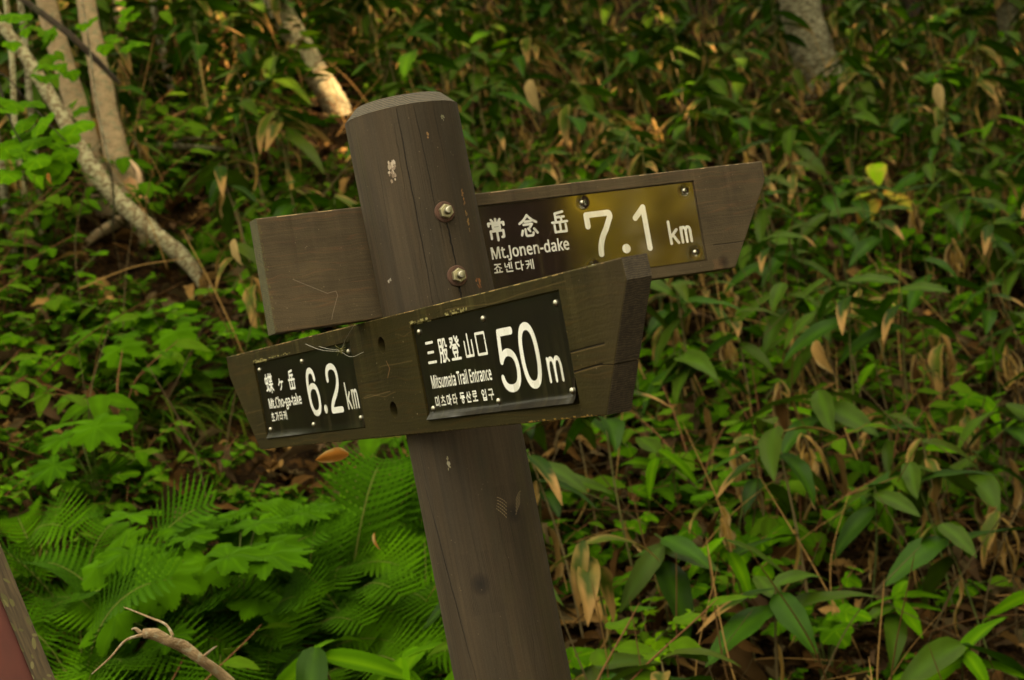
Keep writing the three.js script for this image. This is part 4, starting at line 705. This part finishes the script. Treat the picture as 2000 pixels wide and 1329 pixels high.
// several long-stalked leaves on one root
function rosette(name, label, cat, leaves, n, h, spread, group, stemC = GREENSTEM, tilt = 0.35) {
  const o = thing(name, label, cat, V(), group); o.userData.lean = 0.38;
  for (let i = 0; i < n; i++) {
    const a = i * 2.4 + rr(-0.4, 0.4), s = spread * Math.sqrt((i + 0.5) / n), top = V(Math.sin(a) * s, h * rr(0.7, 1.05), Math.cos(a) * s);
    part('stem', tube([V(0, -0.04, 0), V(top.x * 0.35, top.y * 0.6, top.z * 0.35), top], [0.0032, 0.002], 5, stemC), stemMat, o);
    const m = part('leaf', pick(leaves), leafMat, o); m.position.copy(top); orient(m, a + rr(-0.3, 0.3), rr(0, tilt), rr(-0.25, 0.25)); m.scale.setScalar(rr(0.75, 1.15));
  }
  return o;
}
// a bushy plant: branching stems with leaves set along them
function shrub(name, label, cat, leaves, stems, h, per, group, stemC = REDSTEM, flatness = 0.6) {
  const o = thing(name, label, cat, V(), group); o.userData.lean = 0.28;
  for (let i = 0; i < stems; i++) {
    const a = i / stems * 6.283 + rr(-0.5, 0.5), l = h * rr(0.4, 0.9), top = V(Math.sin(a) * l, h * rr(0.6, 1), Math.cos(a) * l), curve = [V(0, -0.04, 0), V(top.x * 0.3, top.y * 0.62, top.z * 0.3), top];
    part('stem', tube(curve, [0.004, 0.0014], 5, stemC), stemMat, o); const cc = new THREE.CatmullRomCurve3(curve);
    for (let k = 0; k < per; k++) {
      const t = 0.3 + 0.7 * (k + 0.5) / per, m = part('leaf', pick(leaves), leafMat, o), q = a + (k % 2 ? 1 : -1) * rr(0.7, 1.3) * (k === per - 1 ? 0 : 1);
      m.position.copy(cc.getPoint(t)); orient(m, q, rr(-0.1, flatness), rr(-0.3, 0.3)); m.scale.setScalar(rr(0.7, 1.15));
    }
  }
  return o;
}
// puts the source itself at the first spot and copies at the others; spots are [u, v, scale, label] in the picture
function plant(root, h, spots) {
  spots.forEach(([u, v, s = 1, label], i) => {
    const p = footOf(u, v, h * s), turn = rr(0, 6.28);
    if (i) copyOf(root, p, turn, s, label); else { root.position.copy(p); root.rotation.set(root.userData.lean ?? 0.12, turn, 0, 'XYZ'); root.scale.setScalar(s); if (label) root.userData.label = label; }
  });
}
plant(fern('fern with fine-toothed green fronds low on the left of the bank', 8, 'ferns on the left of the bank'), 0.22, [[640, 1065, 1.1], [690, 1010, 1.1], [590, 1040, 1], [760, 1075, 1.05], [560, 1150, 0.9], [700, 1190, 0.95], [400, 1170, 0.8], [500, 1180, 0.85], [330, 1140, 0.8], [470, 1110, 0.8], [120, 1080, 0.9], [130, 1215, 1], [250, 1180, 0.9], [800, 1180, 0.9], [830, 1010, 0.9], [230, 1080, 0.9]]);
plant(fern('fern with fine-toothed green fronds low on the left of the bank', 7, 'ferns on the left of the bank'), 0.22, [[470, 1240, 0.9], [180, 1300, 1], [60, 1000, 0.8], [700, 960, 0.8], [600, 1000, 0.85], [380, 1190, 0.8]]);
plant(fern('small fern among bamboo grass behind the upper arm', 7, 'small ferns higher on the bank'), 0.24, [[430, 440, 0.8], [390, 430, 0.7], [480, 470, 0.8], [1250, 270, 0.8], [560, 560, 0.7], [320, 660, 0.8], [520, 330, 0.7], [700, 300, 0.6]]);
const lobedLabel = 'plant with broad toothed many-lobed leaves on the left of the bank', lobedGroup = 'broad lobed plants on the left of the bank';
plant(rosette('broadleaf_plant', lobedLabel, 'plant', LOBED, 5, 0.40, 0.20, lobedGroup), 0.38, [[430, 1030, 1], [330, 1060, 0.95], [520, 985, 0.9], [390, 1090, 0.9], [300, 1000, 0.8]]);
plant(rosette('broadleaf_plant', lobedLabel, 'plant', LOBED, 4, 0.34, 0.16, lobedGroup), 0.33, [[460, 980, 0.9], [165, 810, 0.9, 'lone broad lobed plant hanging over bare earth near the left edge'], [330, 610, 0.8], [250, 1020, 0.85], [830, 930, 0.6], [450, 600, 0.75], [215, 640, 0.8]]);
const bushes = [
  [shrub('leafy_shrub', 'leafy shrub with toothed three-lobed green leaves on the bank', 'shrub', TRI, 4, 0.34, 6, 'three-lobed leafy shrubs'), 0.27, 'TRI'],
  [shrub('leafy_shrub', 'leafy shrub with oval green leaves on the bank', 'shrub', OVATE, 5, 0.36, 8, 'oval-leaved shrubs'), 0.29, 'OV'],
  [shrub('leafy_shrub', 'spreading shrub with layered oval leaves on the bank', 'shrub', OVATE, 6, 0.46, 9, 'layered oval-leaved shrubs', REDSTEM, 0.25), 0.36, 'LAY'],
  [shrub('leafy_shrub', 'low shrub with round-lobed light green leaves on the bank', 'shrub', [TRI[2], TRI[1], OVATE[3]], 3, 0.26, 5, 'low light green shrubs', GREENSTEM), 0.2, 'LOW'],
];
{
  const lists = bushes.map(() => []), placedAt = [];
  const dens = (u, v) => (u < 520 ? (v > 640 && u < 120 ? 0.5 : 1) : u < 820 ? 0.9 : u < 1000 ? 0.55 : v > 1000 ? 0.32 : 0.36);
  for (let k = 0; k < 5200 && placedAt.length < 330; k++) {
    const d = 3.5 + 9 * rnd(), x = rr(-1, 1) * (0.36 * d + 0.4), p = G(x, 2.33 - d), q = p.clone().setY(p.y + 0.28);
    if (!inView(q)) continue;
    const [u, v] = toPhoto(q);
    if (rnd() > dens(u, v) || (v > 880 && u < 880 && rnd() > 0.1) || (u < 880 && v > 430 && fbm(p.x * 1.8 + 3, p.z * 1.8, 2) < 0.45) || lone(p) || inBeam(p) || hides(p, u < 500 ? 0.2 : 0.42) || placedAt.some((s) => s.distanceTo(p) < 0.2)) continue;
    placedAt.push(p); const i = hides(p, 0.42) ? 3 : u < 700 && v < 520 ? pick([1, 2, 2]) : pick([0, 0, 1, 2, 3]); lists[i].push([p, d]);
  }
  const low = [];
  for (let k = 0; k < 3000; k++) { const d = 3.4 + 14 * rnd(), x = rr(-1, 1) * (0.36 * d + 0.4), p = G(x, 2.33 - d); if (!inView(p)) continue; const [u, v] = toPhoto(p); if (rnd() < (u < 900 ? (v > 430 && fbm(p.x * 1.8 + 3, p.z * 1.8, 2) < 0.42 ? 0.12 : 0.85) : 0.14) && !hides(p, 0.06)) low.push([p, rr(0, 6.28), rr(0.3, 0.62), rr(-0.2, 0.3)]); }
  mass('herb_cover', 'low green herbs covering the ground of the bank', 'ground cover', bushes[0][0], low.slice(0, low.length / 2)); mass('herb_cover', 'low small-leaved green herbs between the plants of the bank', 'ground cover', bushes[1][0], low.slice(low.length / 2));
  // farther into the wood at the upper left, and beside the frame on both sides
  const deep = [], beside = [];
  for (let k = 0; k < 400; k++) { const d = rr(8, 22), x = -0.33 * d + rr(0, 0.30 * d), p = G(x, 2.33 - d), q = p.clone().setY(p.y + 0.3); if (inView(q) && !hides(p, 0.4) && !inBeam(p)) deep.push([p, rr(0, 6.28), rr(0.7, 1.4)]); }
  for (let k = 0; k < 1500; k++) { const d = rr(2.2, 11), s = rnd() < 0.5 ? -1 : 1, x = s * (0.36 * d + rr(0.5, 7)); beside.push([G(x, 2.33 - d), rr(0, 6.28), rr(0.8, 1.4)]); }
  mass('shrub_cover', 'layered green undergrowth deep in the wood at the upper left', 'undergrowth', bushes[2][0], deep); mass('shrub_cover', 'green undergrowth of the bank on either side of the sign', 'undergrowth', bushes[1][0], beside);
  bushes.forEach(([root], i) => {
    lists[i].sort((a, b) => a[1] - b[1]);
    const near = lists[i].slice(0, 34), far = lists[i].slice(34);
    if (far.length) mass('shrub_cover', ['three-lobed green undergrowth farther up the bank', 'oval-leaved green undergrowth farther up the bank', 'layered green undergrowth farther up the bank', 'low light green undergrowth farther up the bank'][i], 'undergrowth', root, far.map(([p]) => [p, rr(0, 6.28), rr(0.7, 1.15)]));
    near.forEach(([p], k) => { if (k) copyOf(root, p, rr(0, 6.28), rr(0.7, 1.15)); else { root.position.copy(p); } });
  });
}
// told apart by their order across the picture
const ORDER = 'first second third fourth fifth sixth seventh eighth ninth tenth eleventh twelfth thirteenth fourteenth fifteenth sixteenth seventeenth eighteenth nineteenth twentieth twenty-first twenty-second twenty-third twenty-fourth'.split(' ');
for (const [group, what] of [['ferns on the left of the bank', 'fern with fine-toothed green fronds in the lower left fern bed'], ['small ferns higher on the bank', 'small fern among bamboo grass higher on the bank'], ['broad lobed plants on the left of the bank', 'plant with broad toothed lobed leaves on the left of the bank']]) {
  const list = scene.children.filter((o) => o.userData.group === group && !/lone/.test(o.userData.label)).sort((a, b) => toPhoto(a.position)[0] - toPhoto(b.position)[0]);
  list.forEach((o, i) => { o.userData.label = what + ', ' + ORDER[i] + ' from the left'; });
}
// plants one would point at
plant(shrub('maple_seedling', 'bright green maple seedling with pointed star leaves right of the post', 'seedling', MAPLE, 6, 0.26, 6, null, GREENSTEM, 0.7), 0.22, [[1210, 1190, 1.15]]);
plant(shrub('maple_seedling', 'small maple seedling with star leaves peeping out left of the post', 'seedling', MAPLE, 3, 0.2, 4, null, GREENSTEM, 0.7), 0.17, [[850, 1225, 0.9]]);
plant(rosette('trefoil_plant', 'light green plant with three-lobed leaves between the maple seedling and bright bamboo grass', 'plant', [TRI[2], TRI[1]], 7, 0.24, 0.11, null, GREENSTEM), 0.22, [[1590, 1200, 1]]);
plant(rosette('yellowing_plant', 'plant with five yellow and lime leaves right of the upper arm tip', 'plant', YELLOWED, 6, 0.42, 0.05, null, GREENSTEM, 0.3), 0.42, [[1690, 320, 1.25]]);
plant(rosette('trefoil_plant', 'dark three-leaved plant half-way up the right part of the bank', 'plant', [TRI[0], TRI[1]], 6, 0.3, 0.12, null, GREENSTEM), 0.28, [[1410, 985, 1]]);
plant(rosette('trefoil_plant', 'yellow-green three-lobed plant below the arrow tip of the upper arm', 'plant', [TRI[2]], 6, 0.3, 0.12, null, GREENSTEM), 0.28, [[1500, 600, 1]]);
for (const [u, v, style, s, h, label] of FEATURED) { const o = sasa(label, style, null, h); o.position.copy(footOf(u, v, h * s)); o.rotation.set(0.38, rr(0, 6.28), 0, 'XYZ'); o.scale.setScalar(s); }

// sedge tufts: many thin arching blades
{
  const thin = [0, 1, 2].map((i) => blade({ len: 0.34, wide: 0.0035, droop: rr(0.7, 1.2), c: mix3(GREEN.mid, GREEN.olive, i / 2), nu: 2, nv: 8, blunt: 0.6 }));
  const tuft = thing('sedge_tuft', 'tuft of thin hanging green sedge blades on the left of the bank', 'sedge', V(), 'sedge tufts');
  tuft.userData.kind = 'thing';
  for (let i = 0; i < 60; i++) { const m = part('blade', pick(thin), leafMat, tuft); m.position.set(rr(-0.03, 0.03), 0, rr(-0.03, 0.03)); orient(m, rr(0, 6.28), rr(-1.1, -0.1), rr(-0.4, 0.4)); m.scale.setScalar(rr(0.7, 1.2)); }
  plant(tuft, 0.2, [[265, 690, 1.2], [300, 720, 1], [720, 950, 0.9], [420, 720, 0.9], [560, 905, 0.9]]);
}
// round-leaved twig of the sapling at the upper left
{
  const base = onGround(-60, 620), o = thing('sapling', 'sapling at the left edge with round light green leaves on a drooping twig', 'sapling', base), D = 5.2, q = (u, v, d = D) => at(u, v, d).sub(base);
  part('stem', tube([V(0, -0.1, 0), q(-90, 400, D + 0.1), q(-70, 200), q(-10, 140), q(60, 205), q(150, 300)], [0.006, 0.0015], 6), BARK.dark, o);
  part('twig', tube([q(-10, 140), q(30, 260), q(70, 310)], [0.004, 0.0015], 5), BARK.dark, o);
  for (const [u, v] of [[20, 200], [10, 213], [45, 240], [80, 240], [40, 270], [68, 275], [8, 288], [45, 298], [110, 282], [125, 300], [70, 312], [90, 322], [112, 335], [25, 30], [60, 200], [150, 245], [10, 340], [128, 262]]) { const m = part('leaf', pick(ROUND), leafMat, o); m.position.copy(q(u, v, D + rr(-0.12, 0.12))); orient(m, rr(-0.8, 0.8), rr(0.45, 0.95), rr(-0.35, 0.35)); m.scale.setScalar(rr(0.7, 1)); }
  const p2 = onGround(210, 420), s2 = thing('sapling', 'slender sapling with small pale green leaves before the pale trunks', 'sapling', p2), D2 = toPhoto(p2)[2] - 1.2, w = (u, v, d = D2) => at(u, v, d).sub(p2);
  part('stem', tube([V(0, -0.1, 0), w(215, 330), w(190, 210), w(170, 60), w(150, -60)], [0.0045, 0.003], 6), BARK.mossy, s2);
  for (let i = 0; i < 40; i++) { const g = pick([[90, 130], [190, 60], [150, 195], [210, 25], [60, 65], [125, 120], [240, 70], [290, 40]]), m = part('leaf', pick([...TRI.slice(1), OVATE[3]]), leafMat, s2); m.position.copy(w(g[0] + rr(-45, 45), g[1] + rr(-22, 22), D2 + rr(-0.3, 0.3))); orient(m, rr(-1, 1), rr(0.3, 0.9), rr(-0.3, 0.3)); m.scale.setScalar(rr(0.45, 0.8)); }
}
// single withered leaves caught in the green
for (const [u, v, d, len, c, label, tilt] of [[462, 495, 5.2, 0.085, DRY.pale, 'pale withered leaf standing upright left of the upper arm', 0.1], [688, 922, 3.0, 0.06, DRY.amber, 'orange withered leaf below the lower arm left of the post', 1.3], [1040, 190, 8.6, 0.17, DRY.pale, 'pair of pale withered blades hanging above the upper arm', 0.3], [96, 350, 4.9, 0.034, DRY.amber, 'small orange leaf hanging under the round leaves', 0.2], [735, 1060, 3.7, 0.04, DRY.amber, 'small amber leaf caught in the fern beside the post', 0.6], [1835, 190, 8.2, 0.13, DRY.pale, 'pale withered leaf hanging alone in the dark upper right', 0.1], [1600, 705, 5.8, 0.13, DRY.tan, 'curled tan leaf in the green right of the lower arm', 0.6]]) {
  const o = part('withered_leaf', blade({ len, wide: len * 0.2, c, edge: DRY.pale, droop: 0.3, fold: 0.5, twist: 0.6 }), dryMat, scene); o.name = numbered('withered_leaf'); tag(o, label, 'leaf', null, 'thing');
  const a = at(u, v, d).add(V(0, len * 0.5, 0)); o.position.copy(a); if (tilt > 1) orient(o, -1.5, -0.15, 1.2); else orient(o, rr(-0.4, 0.4), Math.PI / 2 - tilt, 0.2 + tilt);
}
// red board at the lower left corner
{
  const D = 1.95, p0 = at(-18, 1020, D), p1 = at(145, 1420, D), along = p1.clone().sub(p0), L = along.length(); along.normalize();
  const back = camera.position.clone().sub(p0).normalize(), side = V().crossVectors(along, back).normalize(), nrm = V().crossVectors(side, along).normalize();
  const o = thing('red_board', 'faded red board with a dark lichen-spotted edging strip in the lower left corner', 'board', p0);
  o.quaternion.setFromRotationMatrix(new THREE.Matrix4().makeBasis(side.clone().negate(), along.clone().negate(), nrm));
  const red = new THREE.MeshStandardMaterial({ roughness: 0.7, map: tex(canvas(256, 256, (i, j) => { const k = 0.8 + 0.4 * fbm(i / 30, j / 50, 4); return [90 * k, 44 * k, 36 * k]; })[0], true) });
  const [lc, lx] = canvas(128, 512, (i, j) => { const k = 0.7 + 0.6 * fbm(i / 8, j / 60, 4); return [78 * k, 66 * k, 48 * k]; });
  for (let k = 0; k < 34; k++) { lx.fillStyle = pick(['#5f5c34', '#6c6840', '#55522f', '#77724c']); lx.beginPath(); lx.ellipse(rr(0, 128), rr(0, 512), rr(3, 15), rr(4, 20), rr(0, 3), 0, 7); lx.fill(); }
  const strip = new THREE.MeshStandardMaterial({ roughness: 0.9, map: tex(lc, true) });
  const box = (w, h, d, x, y, z, r = 0.002) => { const s = new THREE.Shape([[-w / 2 + r, -h / 2 + r], [w / 2 - r, -h / 2 + r], [w / 2 - r, h / 2 - r], [-w / 2 + r, h / 2 - r]].map((q) => new THREE.Vector2(...q))); return new THREE.ExtrudeGeometry(s, { depth: d - 2 * r, bevelSize: r, bevelThickness: r, bevelSegments: 2 }).translate(x, y, z - d / 2 + r); };
  const fit = (g, sx, sy) => { const p = g.attributes.position, t = g.attributes.uv; for (let i = 0; i < p.count; i++) t.setXY(i, p.getX(i) * sx, p.getY(i) * sy); return g; };
  part('panel', fit(box(0.36, L + 0.1, 0.012, -0.2, -L / 2, 0), 4, 4), red, o, 'faded red face');
  part('edging', fit(box(0.021, L + 0.12, 0.026, -0.0105, -L / 2, 0.004), 40, 5), strip, o, 'dark edging strip with yellow-green lichen spots');
}
// cobwebs and a speck of a spider on the arms
{
  const webMat = new THREE.MeshStandardMaterial({ color: new THREE.Color().setRGB(0.55, 0.52, 0.44), roughness: 0.8 });
  const faceB = (x, y, z = 0.002) => { const t = -1.1272; return V(Math.cos(t) * x + Math.sin(t) * (0.0919 + z), EYE + y, -Math.sin(t) * x + Math.cos(t) * (0.0919 + z)); };
  const threads = (label, list) => { const o = thing('cobweb', label, 'cobweb', list[0][0].clone()); for (const l of list) part('thread', tube(l.map((p) => p.clone().sub(list[0][0])), [0.00028, 0.00022], 4), webMat, o); return o; };
  threads('torn cobweb at the upper right corner of the 6.2 km plate', [[faceB(-0.13, 0.085), faceB(-0.10, 0.098, 0.004), faceB(-0.055, 0.117, 0.002)], [faceB(-0.21, 0.098), faceB(-0.17, 0.09, 0.003), faceB(-0.12, 0.083, 0.004)], [faceB(-0.26, 0.107), faceB(-0.2, 0.092, 0.003), faceB(-0.128, 0.082)], [faceB(-0.128, 0.082, 0.004), faceB(-0.1, 0.072, 0.003), faceB(-0.06, 0.074, 0)]]);
  const s = thing('spider', 'small yellowish spider at the upper right corner of the 6.2 km plate', 'spider', faceB(-0.128, 0.082, 0.003));
  const sm = new THREE.MeshStandardMaterial({ color: new THREE.Color().setRGB(0.22, 0.2, 0.05), roughness: 0.7 }), body = mergeGeometries([new THREE.SphereGeometry(0.0022, 12, 10).scale(1, 1.5, 1), new THREE.SphereGeometry(0.0014, 12, 10).translate(0, 0.0038, 0)]);
  part('body', body, sm, s); for (let k = 0; k < 8; k++) { const q = (k < 4 ? 1 : -1), h = ((k % 4) - 1.5) * 0.6; part('leg', tube([V(0, 0.003, 0), V(q * 0.004, 0.003 + h * 0.004, 0.0025), V(q * 0.0075, 0.003 + h * 0.008, 0)], [0.0004, 0.0002], 4), sm, s); }
}

// ---------------------------------------------------------------- the wood around: what the plates mirror and what lets the evening sun through in spots
{
  const big = blade({ len: 0.34, wide: 0.10, droop: 0.3, c: GREEN.mid, vein: GREEN.fresh, nv: 5, nu: 2 }), bright = blade({ len: 0.3, wide: 0.09, droop: 0.3, c: GREEN.lime, vein: GREEN.fresh, nv: 5, nu: 2 });
  const thinLeaf = leafMat.clone(); thinLeaf.transmission = 0.6;
  const golden = blade({ len: 0.3, wide: 0.1, droop: 0.3, c: [0.44, 0.39, 0.025], vein: GREEN.yellow, nv: 5, nu: 2 });
  const far = (name, label, x, z, h, r, n, kind, leaf, place) => {
    const base = G(x, z), t = thing(name, label, 'tree', base);
    part('trunk', tube([V(0, -0.3, 0), V(0.1, h * 0.4, 0.05), V(-0.05, h * 0.75, 0), V(0, h, 0)], [r, r * 0.75, r * 0.5, r * 0.2], 14, undefined, 0.2), BARK[kind], t);
    for (let k = 0; k < 5; k++) { const a = k * 1.3, y = h * (0.45 + 0.1 * k); part('limb', tube([V(0, y, 0), V(Math.cos(a) * 0.9, y + 0.5, Math.sin(a) * 0.9), V(Math.cos(a) * 1.9, y + 0.8, Math.sin(a) * 1.9)], [r * 0.4, r * 0.1], 6), BARK[kind], t); }
    leafCloud(t, 'crown', n, () => { return place().sub(base); }, leaf, 0.8, 1.3); return t;
  };
  // tall trees towards the sun: leaves where its beams for the bank and the sign would pass
  const spotsX = [[7.2, 3.0], [4.2, 6.4], [7.6, 1.6], [7.8, -1.2], [8.2, -4.0], [9.5, -7.0], [10.5, -10.5]];
  spotsX.forEach(([x, z], k) => far('tall_tree', 'tall leafy tree on the sunny side of the trail, ' + ['mirrored nearest the bush', 'farthest behind the photographer', 'level with the post', 'at the bank foot', 'up the bank', 'high up the bank', 'highest up the bank'][k], x, z, 8.5, 0.2, k > 3 ? 3300 : 5200, k % 2 ? 'dark' : 'mossy', k % 2 ? bright : big, () => {
    for (let i = 0; i < 60; i++) { const q = V(rr(-3, 5), rr(0.3, 4.8) + (i > 30 ? 1 : 0), rr(-16, 1.6)), p = q.addScaledVector(SUN, rr(6.6, 10)); if (Math.hypot(p.x - x, p.z - z) < 3.2 && p.y < 12) return p; }
    return V(x, 7, z).add(V(rr(-1, 1), rr(-1, 1), rr(-1, 1)));
  }));
  // thicket across the trail
  for (const [x, z, r, lf, name] of [[8.4, 5.4, 1.9, golden, 'sunlit yellow-green bush across the trail'], [9.6, 3.4, 1.7, bright, 'second sunlit bush across the trail, farther right'], [2.0, 7.2, 1.5, big, 'dark green bush behind the photographer'], [-3.5, 6.5, 1.8, big, 'dark green bush behind and left of the photographer']]) {
    const base = G(x, z), t = thing('roadside_bush', name, 'bush', base);
    for (let k = 0; k < 5; k++) part('stem', tube([V(0, -0.1, 0), V(Math.cos(k) * 0.4, 1.2, Math.sin(k) * 0.4), V(Math.cos(k * 1.3) * 0.9, 2.6, Math.sin(k * 1.3) * 0.9)], [0.03, 0.008], 6), BARK.dark, t);
    leafCloud(t, 'foliage', lf === golden ? 1700 : 1400, () => { const p = V(rr(-1, 1), rr(-1, 1), rr(-1, 1)); if (p.length() > 1) p.normalize().multiplyScalar(rr(0.6, 1)); return V(p.x * r, 1.7 + p.y * 1.7, p.z * r); }, lf, 0.6, 1.0, lf === golden ? thinLeaf : leafMat);
  }
  far('tall_tree', 'dark thick-stemmed tree across the trail, mirrored in the 7.1 km plate', 4.59, 3.69, 8, 0.28, 900, 'dark', big, () => V(4.59, 6.5, 3.69).add(V(rr(-1.6, 1.6), rr(-1, 1.5), rr(-1.6, 1.6))));
  // the wood on all sides beyond
  const n = 15000, im = new THREE.InstancedMesh(big, leafMat, n), M = new THREE.Matrix4(), c = new THREE.Color(); im.name = 'surrounding_wood'; im.castShadow = im.receiveShadow = true;
  for (let i = 0; i < n; i++) {
    const a = rr(0, 6.28), d = rr(15, 24), x = Math.sin(a) * d, z = -2 + Math.cos(a) * d * 1.15, sunny = Math.atan2(x, z + 2), y = groundY(x, z) + (Math.abs(sunny - 1.01) < 0.6 ? 5 : 13) * Math.pow(rnd(), 1.1), s = rr(1.6, 3.2);
    im.setMatrixAt(i, M.compose(clear(V(x, y, z)) ? V(x, -5, z) : V(x, y, z), new THREE.Quaternion().setFromEuler(new THREE.Euler(rr(-0.7, 0.9), rr(0, 6.28), rr(-0.6, 0.6), 'YXZ')), V(s, s, s)));
    im.setColorAt(i, c.setRGB(rr(0.6, 1.3), rr(0.7, 1.2), rr(0.5, 1)));
  }
  scene.add(im); tag(im, 'leafy wood standing all round beyond the bank and the trail', 'wood', null, 'stuff');
}

renderer.render(scene, camera);
